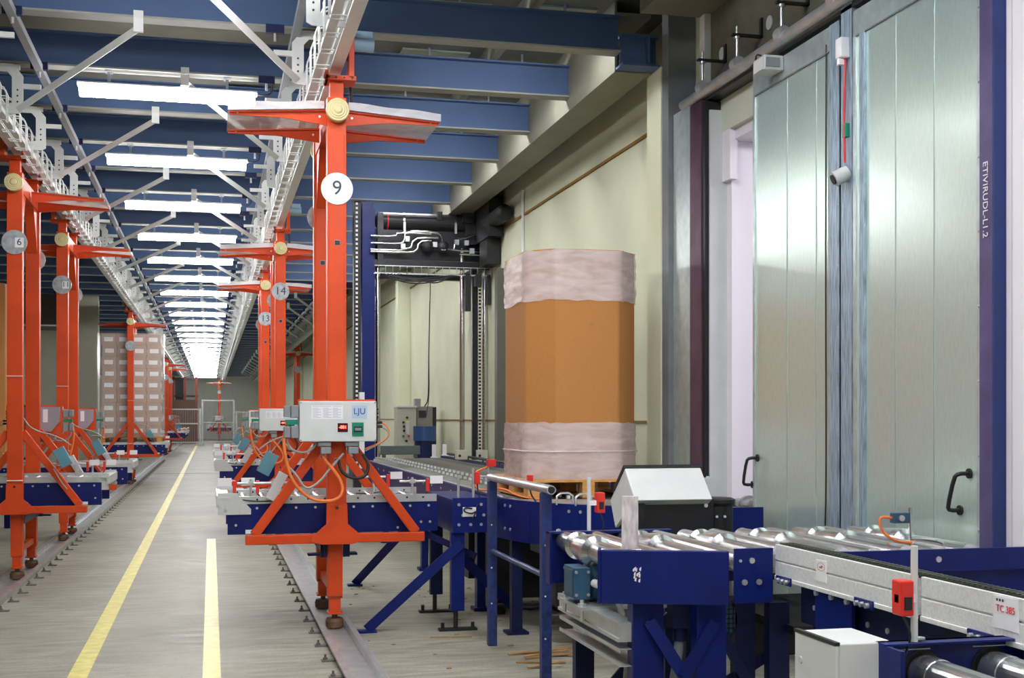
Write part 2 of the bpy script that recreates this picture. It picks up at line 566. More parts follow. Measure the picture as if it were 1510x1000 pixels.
def leaf(name, label, y0, y1, zt, seams, hy):
    t = thing(name, label, 'door', (3.7, (y0 + y1) / 2, 0.05))
    B().bx(3.70, 3.78, y0, y1, 0.05, zt).build('panel', DOORM, t)
    b = B()
    for s in seams:
        b.bx(3.696, 3.70, s - .003, s + .003, 0.06, zt - .14)
    b.build('seam', DOORSEAM, t)
    b = B()
    b.bx(3.692, 3.70, y0, y1, zt - .15, zt).bx(3.688, 3.70, y0 + .02, y1 - .03, zt - .156, zt - .148, MGREY)
    b.build('top_band', DOORT, t)
    b = B()
    b.bx(3.690, 3.70, y0, y0 + .03, 0.06, zt - .15).bx(3.690, 3.70, y1 - .03, y1, 0.06, zt - .15)
    for k in range(10):
        bolt(b, (3.69, y0 + .012, 0.3 + k * .37), (-1, 0, 0), .006)
    b.build('edge_strip', DOORT, t)
    h = B()
    h.tube([(3.70, hy, 1.32), (3.635, hy, 1.32), (3.62, hy + .015, 1.30), (3.62, hy + .07, 1.15), (3.635, hy + .08, 1.13), (3.70, hy + .08, 1.13)], .011, 10, smooth=1)
    h.cyl((3.70, hy, 1.32), (3.69, hy, 1.32), .026, n=12).cyl((3.70, hy + .08, 1.13), (3.69, hy + .08, 1.13), .026, n=12)
    h.build('handle', BLACK, t)
    return t
l1 = leaf('sliding_door_leaf', 'galvanised sliding door leaf beside the white gate opening, left of the two', 6.90, 8.15, 4.0, (7.22, 7.63), 8.085)
b = B(); b.bx(3.684, 3.699, 6.90, 7.02, 0.06, 4.0); b.build('stained_strip', DOORS, l1)
b = B(); b.tube([(3.69, 7.07, 3.9), (3.69, 7.08, 2.5), (3.685, 7.06, 1.2), (3.69, 7.09, 0.85)], .005, 6); b.build('cord', BLACK, l1)
l2 = leaf('sliding_door_leaf', 'galvanised sliding door leaf next to the purple post, right of the two', 5.48, 6.74, 4.0, (5.90, 6.28), 5.58)
b = B(); b.bx(3.684, 3.699, 6.60, 6.655, 0.06, 3.85); b.build('stained_strip', DOORS, l2)
# strip between the leaves with the loose wiring
t = thing('centre_post', 'blue-grey stained strip with hanging wires between the two door leaves', 'post', (3.7, 6.82, 0.05))
B().bx(3.69, 3.78, 6.755, 6.885, 0.05, 4.12).build('strip', DOORS, t)
b = B(); b.tube([(3.675, 6.80, 3.83), (3.665, 6.79, 3.6), (3.675, 6.82, 3.45), (3.665, 6.80, 3.3), (3.675, 6.81, 3.12)], .007, 6); b.build('red_wire', INKRED, t)
b = B(); b.bx(3.63, 3.69, 6.775, 6.845, 3.74, 3.86).bx(3.63, 3.68, 6.80, 6.83, 3.70, 3.74); b.build('junction_box', PAPER, t, .006)
B().bx(3.665, 3.69, 6.78, 6.82, 3.27, 3.35).build('terminal', GREEN, t)
b = B(); b.cyl((3.69, 6.80, 3.06), (3.61, 6.82, 3.02), .045, n=16).cyl((3.61, 6.82, 3.02), (3.60, 6.822, 3.015), .03, n=16, m=BLACK); b.build('limit_sensor', LGREY, t)

# track tube with its brackets
t = thing('door_track', 'galvanised sliding door track tube on black wall brackets above the leaves', 'track', (3.68, 6.5, 4.05))
b = B(); b.cyl((3.67, 1.0, 4.13), (3.67, 9.42, 4.09), .042, n=16); b.build('track_tube', GALV, t)
b = B(); b.bx(3.69, 3.85, 1.0, 9.40, 4.03, 4.055); b.build('track_plate', DARK, t)
for y in (9.0, 8.35, 7.63, 6.9, 6.2, 5.5):
    b = B()
    b.bx(3.62, 3.858, y - .02, y + .02, 4.33, 4.345).bx(3.84, 3.858, y - .02, y + .02, 4.33, 4.47)
    b.build('wall_bracket', BLACK, t)
    b = B(); b.cyl((3.66, y, 4.40), (3.66, y, 4.13), .012, n=8).cyl((3.66, y, 4.31), (3.66, y, 4.325), .025, n=6).cyl((3.66, y - .04, 4.13), (3.66, y + .04, 4.13), .048, n=14)
    b.build('hanger_bolt', GALV, t)
for y, z in ((8.10, 4.40), (8.95, 4.42)):
    b = B(); b.cyl((3.858, y + .12, z), (3.845, y + .12, z), .05, n=18)
    o = b.build('wall_plug', LGREY)
    tag(o, 'round pale wall plug above the door track, %s' % ('nearer the camera' if y < 8.5 else 'farther from the camera'), 'wall plug', 'wall plugs above the door track')
t = thing('door_motor', 'grey switch box fixed at the top of the left door leaf under the track', 'switch box', (3.62, 7.75, 3.9))
b = B(); b.bx(3.55, 3.69, 7.66, 7.84, 3.90, 4.0); b.build('housing', LGREY, t, .008)
b = B(); b.bx(3.545, 3.55, 7.68, 7.82, 3.905, 3.985); b.bx(3.56, 3.66, 7.652, 7.66, 3.92, 3.98, MGREY); b.build('cover', WHITEP, t)
b = B(); b.tube([(3.6, 7.75, 4.0), (3.58, 7.85, 4.06), (3.62, 7.95, 4.03), (3.65, 8.1, 4.04)], .006, 6); b.build('wire', BLACK, t)
# pipe and cable on the wall
o = B().cyl((3.84, 15.4, 2.0), (3.84, 15.4, 4.48), .022, n=10).build('conduit_pipe', WHITEP)
tag(o, 'thin pale conduit running down the cream wall behind the cardboard octabin', 'pipe')

# ================================================================ LAMPS
def lamp_proto():
    t = thing('fluorescent_lamp', 'x', 'lamp', (0, 0, 4.43))
    x0, x1 = -.76, .76
    prof = [(-.06, .055), (-.045, .07), (.045, .07), (.06, .055), (.06, .04), (-.06, .04)]
    B().prism([(y, 4.43 + z) for y, z in prof], 'x', x0, x1).build('housing', LGREY, t)
    d = [(.062, .0395)] + [(.088 * math.cos(a), -.062 * math.sin(a) + .008) for a in [PI * i / 10 for i in range(11)]] + [(-.062, .0395)]
    B().prism([(y, 4.43 + z) for y, z in d], 'x', x0 + .02, x1 - .02).build('diffuser', GLOW, t)
    for x in (-.5, .5):
        b = B(); b.bx(x - .012, x + .012, -.012, .012, 4.485, 4.61).bx(x - .03, x + .03, -.05, .05, 4.592, 4.608); b.build('hanger', MGREY, t)
    b = B(); b.tube([(.72, 0, 4.48), (.85, 0, 4.47), (.90, 0, 4.52), (.88, 0, 4.61)], .008, 6); b.build('cable', BLACK, t)
    return t
LP = lamp_proto()
ORD = ['nearest', 'second', 'third', 'fourth', 'fifth', 'sixth', 'seventh', 'eighth', 'ninth', 'tenth', 'eleventh', 'twelfth', 'thirteenth', 'fourteenth', 'fifteenth', 'sixteenth']
k = 0
for i in range(-3, 28):
    y = 8.4 + 3 * i
    o = LP if i == -3 else copy_tree(LP)
    o.location = (-.36, y, 4.43)
    if i < 0:
        o['label'] = 'fluorescent ceiling lamp hung across the aisle above and behind the viewer'; o['group'] = 'aisle lamps out of view'
    elif i < 12:
        o['label'] = '%s glowing fluorescent lamp of the row along the aisle ceiling%s' % (ORD[i], ', cut by the top edge' if i == 0 else '')
        o['group'] = 'aisle lamps'
    else:
        o['label'] = 'glowing fluorescent lamp merging into the glare at the far end of the aisle'; o['group'] = 'far aisle lamps'
# lamps added out of view between the beams to brighten the right side
for yb, xo in [(9.9 + 1.5 * k, 0) for k in range(0, 12)] + [(yy, -.95) for yy in (6.9, 5.4, 3.9, 2.4, .9, -.6)]:
    y = yb + .27
    t = thing('added_beam_lamp', 'added fluorescent lamp between two ceiling beams over the right line, hidden behind a beam', 'lamp', (2.45 + xo, y, 4.85), 'added lamps between the right beams')
    B().bx(1.80 + xo, 3.10 + xo, y - .07, y + .07, 4.845, 4.90).build('housing', LGREY, t)
    B().prism([(y - .06, 4.845), (y - .045, 4.80), (y + .045, 4.80), (y + .06, 4.845)], 'x', 1.82 + xo, 3.08 + xo).build('diffuser', LINEGLOW if xo == 0 else SIDEGLOW, t)
    for x in (2.0 + xo, 2.9 + xo): B().bx(x - .01, x + .01, y - .01, y + .01, 4.90, 5.08).build('hanger', MGREY, t)
# cold room strip lights
for n, (x, y) in enumerate(((5.6, 7.0), (5.6, 11.0))):
    t = thing('cold_room_lamp', 'ceiling strip light inside the white cold room behind the gate', 'lamp', (x, y, 3.95), 'cold room lamps')
    B().bx(x - .06, x + .06, y - .8, y + .8, 3.95, 3.999).build('housing', LGREY, t)
    B().bx(x - .05, x + .05, y - .78, y + .78, 3.91, 3.95).build('diffuser', COLDGLOW, t)

# ================================================================ OVERHEAD MONORAILS
def monorail(label, xc, s, y0, y1, y_strut0, x_top, loops, off=.40):
    """s = +1: brackets on the -X side of the rail (right rail), -1: mirrored"""
    t = thing('monorail_track', label, 'monorail', (xc, y0, 4.2))
    b = B()
    b.bx(xc - .045, xc + .045, y0, y1, 4.20, 4.215).bx(xc - .045, xc + .045, y0, y1, 4.425, 4.44).bx(xc - .012, xc + .012, y0, y1, 4.215, 4.425)
    b.bx(xc - .03, xc + .03, y0, y1, 4.25, 4.262).bx(xc - .03, xc + .03, y0, y1, 4.34, 4.352)
    b.bx(xc - s * .045, xc - s * .012, y0, y1, 4.29, 4.325, WHITEP)
    b.build('rail', ALU, t)
    X = lambda d: xc - s * d
    b = B(); b.bx(X(off), X(off + .06), y0, y1, 4.545, 4.60); b.build('support_channel', MGREY, t)
    b = B(); b.bx(X(.115), X(.175), y0, y1, 4.135, 4.15).bx(X(.115), X(.118), y0, y1, 4.15, 4.175).bx(X(.172), X(.175), y0, y1, 4.15, 4.175)
    b.build('cable_tray', WHITEP, t)
    b = B(); b.cyl((X(.135), y0, 4.165), (X(.135), y1, 4.165), .011, n=6).cyl((X(.157), y0, 4.163), (X(.157), y1, 4.163), .009, n=6); b.build('tray_cable', BLACK, t)
    cpoly = [(.30, 4.20), (.30, 4.50), (.22, 4.60), (.03, 4.60), (.03, 4.535), (.17, 4.535), (.21, 4.49), (.21, 4.27), (.17, 4.255), (.045, 4.255), (.045, 4.18), (.26, 4.18)]
    ys = [y for y in beams_y if y0 <= y <= y1]
    first = None
    for y in ys:
        if first is None:
            b = B()
            b.prism([(X(px), pz) for px, pz in cpoly], 'y', y - .075, y - .06)
            b.bx(X(.30), X(.44), y - .06, y - .03, 4.40, 4.44)
            for q in (4.28, 4.33, 4.38):
                b.cyl((X(.255), y - .08, q), (X(.255), y - .074, q), .008, n=8, m=BLACK)
            b.bx(X(.02), X(.27), y - .06, y - .02, 4.56, 4.60)
            first = b.build('bracket', WHITEP, t); fy = y
            c = B(); c.bx(X(.36), X(.50), y - .10, y - .05, 4.56, 4.625).cyl((X(.43), y - .075, 4.50), (X(.43), y - .075, 4.62), .012, n=8, m=GALV)
            cl = c.build('clamp', NAVY2, first)
        else:
            o = copy_tree(first, t); o.location.y += y - fy
    first = None
    ystr = [y_strut0 + 3 * k for k in range(-2, 30) if y0 <= y_strut0 + 3 * k < y1 - 2]
    for y in ystr:
        p = Vector((x_top, y - .07, 4.53)); q = Vector((X(.27), y + 1.42, 4.22))
        if first is None:
            b = B(); b.bar(p, q, .05, .04, ref=(0, 1, .3))
            b.bx(x_top - .035, x_top + .035, y - .085, y - .055, 4.50, 4.66).bx(x_top - .03, x_top + .03, y - .09, y - .05, 4.60, 4.64)
            first = b.build('strut', WHITEP, t); fy = y
        else:
            o = first.copy(); COL.objects.link(o); o.parent = t; o.location.y += y - fy
    first = None
    n = 0
    for k in range(loops):
        y = max(y0, 4.2) + .15 + k * .375
        if y > y1: break
        if first is None:
            b = B()
            for dy in (0, .09):
                b.tube([(X(.045), y + dy, 4.36), (X(.14), y + dy, 4.36), (X(.18), y + dy, 4.34), (X(.20), y + dy, 4.29), (X(.20), y + dy, 4.07), (X(.105), y + dy, 4.07)], .006, 6, smooth=0)
            b.cyl((X(.20), y, 4.2), (X(.20), y + .09, 4.2), .005, n=6).cyl((X(.105), y, 4.07), (X(.105), y + .09, 4.07), .005, n=6).cyl((X(.19), y, 4.07), (X(.19), y + .09, 4.07), .005, n=6)
            first = b.build('wire_basket', WHITEP, t); fy = y
        else:
            o = first.copy(); COL.objects.link(o); o.parent = t; o.location.y += y - fy
    return t
monorail('long overhead monorail with white brackets over the right row of orange carriers', .91, 1, -2.0, 88, 8.4, -.22, 95, .24)
monorail('long overhead monorail with white brackets over the left row of orange carriers', -1.85, -1, -2.0, 88, 9.9, -.53, 95)
monorail('short white overhead monorail beyond the lift, near the cream wall', 3.0, 1, 30.0, 88, 30.9, 2.0, 95)

# ================================================================ FLOOR GUIDE RAILS
def floor_rail(label, xc, s, y1):
    t = thing('guide_rail', label, 'floor rail', (xc, 0, 0))
    b = B()
    b.bx(xc - .105, xc + .105, -3, y1, 0.001, .008)
    b.bx(xc - .105, xc - .085, -3, y1, .008, .06).bx(xc + .085, xc + .105, -3, y1, .008, .06)
    b.bx(xc - .125, xc - .105, -3, y1, .045, .06).bx(xc + .105, xc + .125, -3, y1, .045, .06)
    b.build('channel', GALV, t)
    first = None
    for k in range(80):
        y = 5.0 + .55 * k
        if first is None:
            b = B(); x = xc - s * .17
            b.bx(x - .03, x + .06, y - .03, y + .03, .001, .010).cyl((x - .005, y, .010), (x - .005, y, .024), .016, n=6).cyl((x - .005, y, .024), (x - .005, y, .045), .008, n=8)
            first = b.build('anchor_clip', CLIPM, t); fy = y
        else:
            o = first.copy(); COL.objects.link(o); o.parent = t; o.location.y += y - fy
    return t
floor_rail('steel guide channel in the floor under the right row of carriers', .905, 1, 80)
floor_rail('steel guide channel in the floor under the left row of carriers', -1.85, -1, 80)
# ================================================================ CARRIERS
YR = 1.25      # distance between the two portals
def carrier_proto():
    t = thing('monorail_carrier', 'x', 'carrier', (0, 0, 0))
    for y in (0, YR):
        b = B(); b.bx(-.07, .07, y - .055, y + .055, .69, 3.98); b.bx(-.055, .055, y - .06, y - .055, 1.0, 3.7)
        for z in (1.28, 2.9): b.bx(-.015, .02, y - .066, y - .055, z - .015, z + .015, BLACK).bx(-.02, .025, y - .062, y - .055, z - .02, z + .02, MGREY)
        c = b.build('column', ORANGE, t, .012)
        o = -1 if y == 0 else 1
        b = B(); b.bx(-.665, .665, y - .03, y + .03, .665, .735)
        b.build('crossbar', ORANGE, t, .006)
        for sx in (-1, 1):
            b = B(); b.bar((sx * .60, y, .735), (sx * .065, y, 1.46), .07, .05); b.build('brace', ORANGE, t, .006)
        g = [(-.075, .96), (.075, .96), (.08, .81), (.19, .715), (.19, .68), (.11, .66), (-.11, .66), (-.19, .68), (-.19, .715), (-.08, .81)]
        b = B(); b.prism(g, 'y', y + o * .062, y + o * .075); b.cyl((0.0, y + o * .075, .93), (0.0, y + o * .078, .93), .012, n=10, m=BLACK)
        b.build('gusset_plate', ORANGE, t, .003)
    # lower legs with guide wheels
    for y in (.125, 1.125):
        b = B(); b.bx(-.055, .055, y - .06, y + .06, .24, .665).bx(-.042, .042, y - .05, y + .05, .125, .24).bx(-.055, .055, y - .065, y + .065, .12, .135)
        b.bx(-.05, .05, y - .067, y - .06, .25, .26, RUST)
        g = b.build('lower_leg', ORANGE, t, .005)
        b = B(); b.lathe((0, y, .012), (0, 0, 1), [(0, .05), (.01, .065), (.05, .068), (.075, .06), (.075, .02), (.11, .02)], 20); b.build('guide_wheel', RUST, g)
    B().bx(-.03, .03, .185, 1.065, .27, .33).build('leg_link', ORANGE, t)
    b = B(); b.bx(-.20, -.06, .10, .20, .56, .575).bx(-.11, -.06, .08, .10, .55, .66).bx(.06, .11, .08, .10, .55, .66).bx(.06, .17, .10, .22, .56, .575)
    b.bx(-.09, -.085, .0, 1.3, .57, .64); b.build('collector_bracket', NAVY2, t)
    # top: head, trolleys
    b = B(); b.bx(-.06, .06, 0, YR, 3.80, 3.96); b.prism([(.06, 3.8), (.35, 3.8), (.06, 3.35)], 'x', -.05, .05); b.prism([(YR - .06, 3.8), (YR - .35, 3.8), (YR - .06, 3.35)], 'x', -.05, .05)
    b.build('top_beam', ORANGE, t, .006)
    for k, y in enumerate((.0, YR)):
        b = B()
        b.bx(-.05, .05, y - .05, y + .05, 3.97, 4.10).bx(-.085, .14, y - .10, y + .10, 4.10, 4.135)
        b.bx(.085, .125, y - .10, y + .10, 4.12, 4.47)
        b.prism([(-.085, 4.10), (-.065, 4.10), (-.065, 4.19), (-.085, 4.19)], 'y', y - .10, y + .10)
        for dx in (-.06, -.01, .05, .11): bolt(b, (dx, y - .10, 4.117), (0, -1, 0), .008, BLACK)
        b.cyl((.125, y - .02, 4.36), (.128, y - .02, 4.36), .03, n=14, m=BLACK)
        tr = b.build('trolley', ORANGE, t, .006)
        b = B(); b.cyl((.046, y, 4.33), (.085, y, 4.33), .06, n=20); b.build('trolley_wheel', BLACK, tr)
        if k == 0:
            b = B(); b.cyl((.125, y, 4.40), (.28, y, 4.40), .055, n=20).bx(.15, .27, y - .04, y + .04, 4.44, 4.49); b.build('drive_motor', mat('pale_blue_motor', (.28, .42, .52), .45), tr)
    b = B(); b.tube([(.08, .05, 3.85), (.13, .12, 3.9), (.13, .15, 4.05), (.10, .08, 4.2)], .014, 8); b.build('drive_cable', BLACK, t)
    # buffers
    for y, d in ((-.055, -1), (YR + .055, 1)):
        prof = [(0, .055), (.03, .055), (.03, .085), (.085, .085), (.09, .078), (.088, .07), (.094, .062), (.092, .054), (.098, .046), (.096, .036), (.102, .028), (.106, .02), (.106, .001)]
        b = B(); b.lathe((0, y, 3.87), (0, d, 0), prof, 32); b.build('buffer_disc', YELLOWDISC, t)
    # wings with polythene covers
    for sx in (-1, 1):
        wbars = []
        for y in (.04, .66):
            b = B()
            P = [(sx * .07, 3.90), (sx * .78, 3.855), (sx * .78, 3.83), (sx * .40, 3.83), (sx * .07, 3.79)]
            b.prism(P, 'y', y - .008, y + .008).bar((sx * .07, y, 3.895), (sx * .78, y, 3.85), .012, .05)
            for dx in (.12, .72): bolt(b, (sx * dx, y - .008, 3.85), (0, -1, 0), .008)
            wbars.append(b.build('wing_bar', ORANGE, t))
        b = B()
        N, M = 14, 8
        P = []
        for i in range(N + 1):
            for j in range(M + 1):
                u = i / N; v = j / M
                x = sx * (.09 + .70 * u); y = -.02 + .74 * v
                z = 3.902 - .048 * u + .002 * math.sin(9 * u + 5 * v) + .002 * math.sin(17 * v + 3 * u)
                P.append((x, y, z))
        F = [(i*(M+1)+j, (i+1)*(M+1)+j, (i+1)*(M+1)+j+1, i*(M+1)+j+1) for i in range(N) for j in range(M)]
        b.add(P, F, None, True)
        n0 = len(P)
        Q = []
        for i in range(N + 1):
            u = i / N
            Q += [(sx * (.09 + .70 * u), -.02, 3.90 - .048 * u), (sx * (.09 + .70 * u), -.025, 3.955 - .045 * u + .004 * math.sin(11 * u))]
        b.add(Q, [(2*i, 2*i+2, 2*i+3, 2*i+1) for i in range(N)], None, True)
        b.build('film_cover', FILMR, t)
    # roller deck
    for k, y in enumerate((.12, 1.10)):
        o = -1 if k == 0 else 1
        b = B(); b.bx(-.79, .79, y, y + .03, .73, .955)
        yy = y if k == 0 else y + .03
        for i in range(11): bolt(b, (-.72 + i * .144, yy, .925), (0, o, 0), .010)
        for x, z in ((-.73, .80), (.58, .80), (.66, .80), (.73, .80), (-.09, .76), (.48, .76)): bolt(b, (x, yy, z), (0, o, 0), .010)
        b.bx(-.66, -.56, yy - .001 if k == 0 else yy, yy if k == 0 else yy + .001, .735, .765, PAPER)
        f = b.build('side_beam', NAVY, t)
        b = B(); b.bx(-.77, .78, y - .012, y + .04, .957, 1.012)
        for i in range(12): b.cyl((-.7 + i * .125, y - .013, .99), (-.7 + i * .125, y - .011, .99), .008, n=8, m=BLACK)
        b.build('guide_strip', GALV, f)
        # grey end plate
        pl = [(-.86, .88), (-.79, .88), (-.62, .88), (-.62, .92), (-.73, 1.04), (-.86, 1.04)]
        b = B(); b.prism(pl, 'y', y + o * .016 + .0, y + o * .016 + .012)
        bolt(b, (-.70, y + o * .02, .905), (0, -1, 0), .008); bolt(b, (-.8, y + o * .02, .92), (0, -1, 0), .008)
        b.build('end_plate', LGREY, t)
    b = B(); b.bx(-.87, -.84, .10, 1.15, .94, 1.02).bx(-.84, -.78, .10, 1.15, 1.0, 1.012); b.build('end_stop', LGREY, t)
    for i in range(10):
        x = -.66 + i * .145
        b = B(); b.cyl((x, .155, .955), (x, 1.095, .955), .038, n=16); b.build('roller', ROLL, t)
    for x in (-.5, .5):
        b = B(); b.bx(x - .03, x + .03, .15, 1.10, .735, .80); b.build('deck_tie', NAVY2, t)
    # control box on the front portal
    b = B(); b.bx(-.285, .275, -.21, -.085, 1.425, 1.72)
    bk = None
    cb = b.build('control_box', mat('control_box_grey', (.62, .64, .63), .4), t, .006)
    b = B(); b.bx(-.29, .28, -.09, -.075, 1.43, 1.735); b.build('back_plate', ORANGE, cb)
    b = B(); b.prism([(-.265, 1.56), (-.18, 1.45), (.17, 1.45), (.255, 1.56), (.255, 1.715), (-.265, 1.715)], 'y', -.075, -.03)
    for xx in (-.12, .0, .12): b.bx(xx - .025, xx + .025, -.0295, -.028, 1.55, 1.69, PAPER)  # white strips painted in as upright light reflections
    b.build('back_cover', mat('lilac_grey_cover', (.34, .31, .36), .3), cb)
    y = -.2105
    b = B(); b.bx(-.20, .03, y - .0005, y + .0005, 1.59, 1.69); b.build('parts_list', PAPER, cb)
    b = B()
    for cx in (-.19, -.115, -.045):
        for r in range(8):
            b.bx(cx, cx + .05 + .012 * math.sin(r * 3 + cx * 90), y - .001, y - .0006, 1.60 + r * .0095, 1.6035 + r * .0095)
    b.bx(-.19, -.06, y - .001, y - .0006, 1.681, 1.684).bx(-.04, .02, y - .001, y - .0006, 1.681, 1.684); b.build('parts_list_print', INKGREY, cb)
    b = B(); b.bx(.095, .205, y - .001, y + .0005, 1.595, 1.69); lp = b.build('maker_plate', LOGOBLUE, cb)
    text('plate_writing', 'LJU', .062, (.15, y - .002, 1.645), FACE_CAM, INKNAVY, lp)
    b = B(); b.bx(-.01, .065, y - .004, y, 1.495, 1.56); ds = b.build('led_display', mat('led_window', (.06, .004, .006), .2), cb, .003)
    text('led_digits', '-881', .032, (.028, y - .005, 1.53), FACE_CAM, LED, ds)
    b = B(); b.bx(.095, .18, y - .008, y, 1.465, 1.565); ms = b.build('main_switch', GREEN, cb, .002)
    b = B(); b.bx(.108, .168, y - .014, y - .008, 1.495, 1.535).bx(.115, .16, y - .026, y - .014, 1.505, 1.525, MGREY); b.build('switch_knob', BLACK, ms)
    b = B()
    for dx in (-.275, .265):
        for z in (1.435, 1.71): b.cyl((dx, y, z), (dx, y - .003, z), .006, n=8)
    b.build('cover_screw', MGREY, cb)
    for z in (1.665, 1.635, 1.605, 1.565, 1.535):
        b = B(); b.cyl((.275, -.15, z), (.295 + (.03 if z < 1.58 else 0), -.15, z), .011, n=10); b.build('cable_gland', BLACK, cb)
    for i, (z0, z1) in enumerate(((1.60, 1.69), (1.45, 1.54))):
        b = B(); b.bx(-.345, -.29, -.20, -.12, z0, z1).bx(-.395, -.35, -.20, -.12, z0 + .005, z1 - .005); b.build('connector_hood', MGREY, cb, .006)
    b = B(); b.bx(-.385, -.29, -.19, -.14, 1.55, 1.585); b.build('latch', GREEN, cb)
    for x in (-.13, .07):
        b = B(); b.bx(x - .02, x + .075, -.19, -.11, 1.39, 1.425).bx(x, x + .075, -.20, -.10, 1.335, 1.385); b.build('connector_hood', MGREY, cb, .006)
    # cables of the control box
    b = B(); b.tube([(-.37, -.16, 1.55), (-.40, -.18, 1.44), (-.38, -.19, 1.28), (-.33, -.19, 1.12), (-.20, -.19, 1.00), (-.06, -.19, .985), (.02, -.19, 1.02), (.035, -.18, 1.10), (-.02, -.17, 1.20), (-.11, -.16, 1.30), (-.12, -.15, 1.37)], .0125, 8); b.build('conduit', ORCABLE, t)
    b = B(); b.tube([(-.38, -.15, 1.50), (-.36, -.16, 1.38), (-.28, -.16, 1.34), (-.19, -.15, 1.36), (-.15, -.14, 1.43)], .009, 8); b.build('conduit', GRCABLE, t)
    b = B(); b.tube([(.04, -.15, 1.335), (-.05, -.16, 1.24), (-.14, -.16, 1.12), (-.24, -.16, 1.07), (-.30, -.15, 1.18), (-.36, -.10, 1.24)], .009, 8); b.build('conduit', GRCABLE, t)
    b = B(); b.tube([(.0, -.15, 1.30), (.02, -.16, 1.20), (.10, -.17, 1.15), (.20, -.16, 1.16), (.23, -.15, 1.25), (.18, -.14, 1.33)], .012, 8); b.build('conduit', BLACK, t)
    for dz, m in ((0, ORCABLE), (-.03, GRCABLE)):
        b = B(); b.tube([(.32, -.15, 1.565 + dz), (.37, -.15, 1.53 + dz), (.38, -.15, 1.47), (.33, -.15, 1.42), (.20, -.14, 1.37 + dz / 2)], .006, 6); b.build('conduit', m, t)
    # teal box and terminal boxes on the rear portal braces
    R = Matrix.Rotation(math.radians(28), 3, 'Y')
    b = B(); b.bx(-.50, -.39, YR + .035, YR + .115, 1.12, 1.31, rot=R); b.build('teal_box', TEAL, t, .004)
    b = B(); b.bx(-.47, -.40, .02, .09, .98, 1.2, rot=R); b.build('terminal_strip', LGREY, t, .004)
    b = B(); b.tube([(-.52, YR + .07, 1.33), (-.40, YR + .08, 1.42), (-.16, YR + .07, 1.48), (-.08, YR + .07, 1.6)], .007, 6).tube([(-.36, YR + .07, 1.10), (-.42, YR + .05, .98), (-.48, YR + .04, .9)], .007, 6); b.build('box_cable', GRCABLE, t)
    b = B(); b.bx(-.075, .075, YR + .057, YR + .067, .985, .995).bx(-.075, .075, YR + .057, YR + .067, 2.0, 2.006); b.build('cable_tie', PAPER, t)
    # sensors on the deck
    for x, yy, sg in ((-.62, .15, 1), (-.45, .17, 1), (.60, .17, -1), (.40, .95, -1)):
        b = B(); b.cyl((x, yy, .99), (x, yy, 1.14), .010, n=8).cyl((x - .10, yy, 1.11), (x + .10, yy, 1.11), .009, n=8).bx(x - .02, x + .02, yy - .02, yy + .02, 1.095, 1.125)
        st = b.build('sensor_stand', GALV, t)
        b = B(); b.bx(x - sg * .12 - .012, x - sg * .12 + .012, yy - .02, yy + .02, 1.03, 1.13); b.build('sensor_head', RED, st, .003)
        b = B(); b.bx(x - sg * .19 - .05, x - sg * .19 + .05, yy + .0, yy + .006, 1.09, 1.15)
        b.build('reflector', PAPER, st)
        b = B(); b.tube([(x - sg * .12, yy, 1.03), (x - sg * .08, yy - .04, .99), (x + sg * .05, yy - .05, .975), (x + sg * .2, yy - .045, .98)], .005, 6); b.build('sensor_cable', BLACK, st)
    return t

def disc(t, y, d, num, sticker, tilt=0):
    """number plate on a column; d = -1 faces -Y, +1 faces +Y"""
    b = B(); b.cyl((0, y, 3.30), (0, y + d * .008, 3.30), .118, n=40)
    m = PAPER if num == '9' else mat('scratched_clear_disc', (.38, .40, .42), .3, var=.25, scale=20)
    p = b.build('number_disc', m, t)
    if num:
        rot = FACE_CAM if d < 0 else FACE_BACK
        yy = y + d * .010
        if sticker:
            xs = .045 * -d
            b = B(); b.bx(xs - .04, xs + .04, y + d * .008, y + d * .0095, 3.25, 3.345); q = b.build('number_sticker', PAPER, p)
            text('number', num, .095, (xs, yy, 3.30), rot, INKDARK, q)
        else:
            text('number', num, .15, (0, yy, 3.30), rot, INKDARK, p)

proto = carrier_proto()
specs = [  # x, y of the portal nearest the camera, turned, number, sticker, label
    (.91, 9.42, 0, '9', False, 'orange monorail carrier with white number 9 disc and light grey control box'),
    (.91, 17.2, 0, '14', False, 'orange monorail carrier with disc 14, just behind the number 9 carrier'),
    (.91, 22.0, 0, '13', False, 'orange monorail carrier with disc 13, second behind the number 9 carrier'),
    (-1.85, 13.0, 1, '6', True, 'orange monorail carrier with sticker 6 on its disc, nearest on the left'),
    (-1.85, 17.0, 1, '11', True, 'orange monorail carrier with sticker 11 on its disc, second on the left'),
    (-1.85, 31.0, 1, '', True, 'orange monorail carrier in front of the film-wrapped carton stack on the left'),
    (-1.85, 55.0, 1, '', True, 'orange monorail carrier past the carton stack, nearer of the far left pair'),
    (-1.85, 60.0, 1, '', True, 'orange monorail carrier past the carton stack, farther of the far left pair'),
    (.54, 85.0, 0, '', True, 'lone orange carrier standing at the far end of the aisle by the fences'),
    (3.0, 45.0, 0, '', True, 'orange-brown carrier under the short monorail by the cream wall'),
]
trees = []
for i, s in enumerate(specs):
    trees.append(proto if i == 0 else copy_tree(proto))
for o, (x, y, turn, num, st, lab) in zip(trees, specs):
    o['label'] = lab
    if turn:
        o.rotation_euler = (0, 0, PI); o.location = (x, y + YR, 0)
        disc(o, YR + .06, 1, num, st); disc(o, -.068, -1, '', st)
    else:
        o.location = (x, y, 0)
        disc(o, -.06, -1, num, st); disc(o, YR + .06, 1, '', st)
    o['group'] = 'orange monorail carriers'
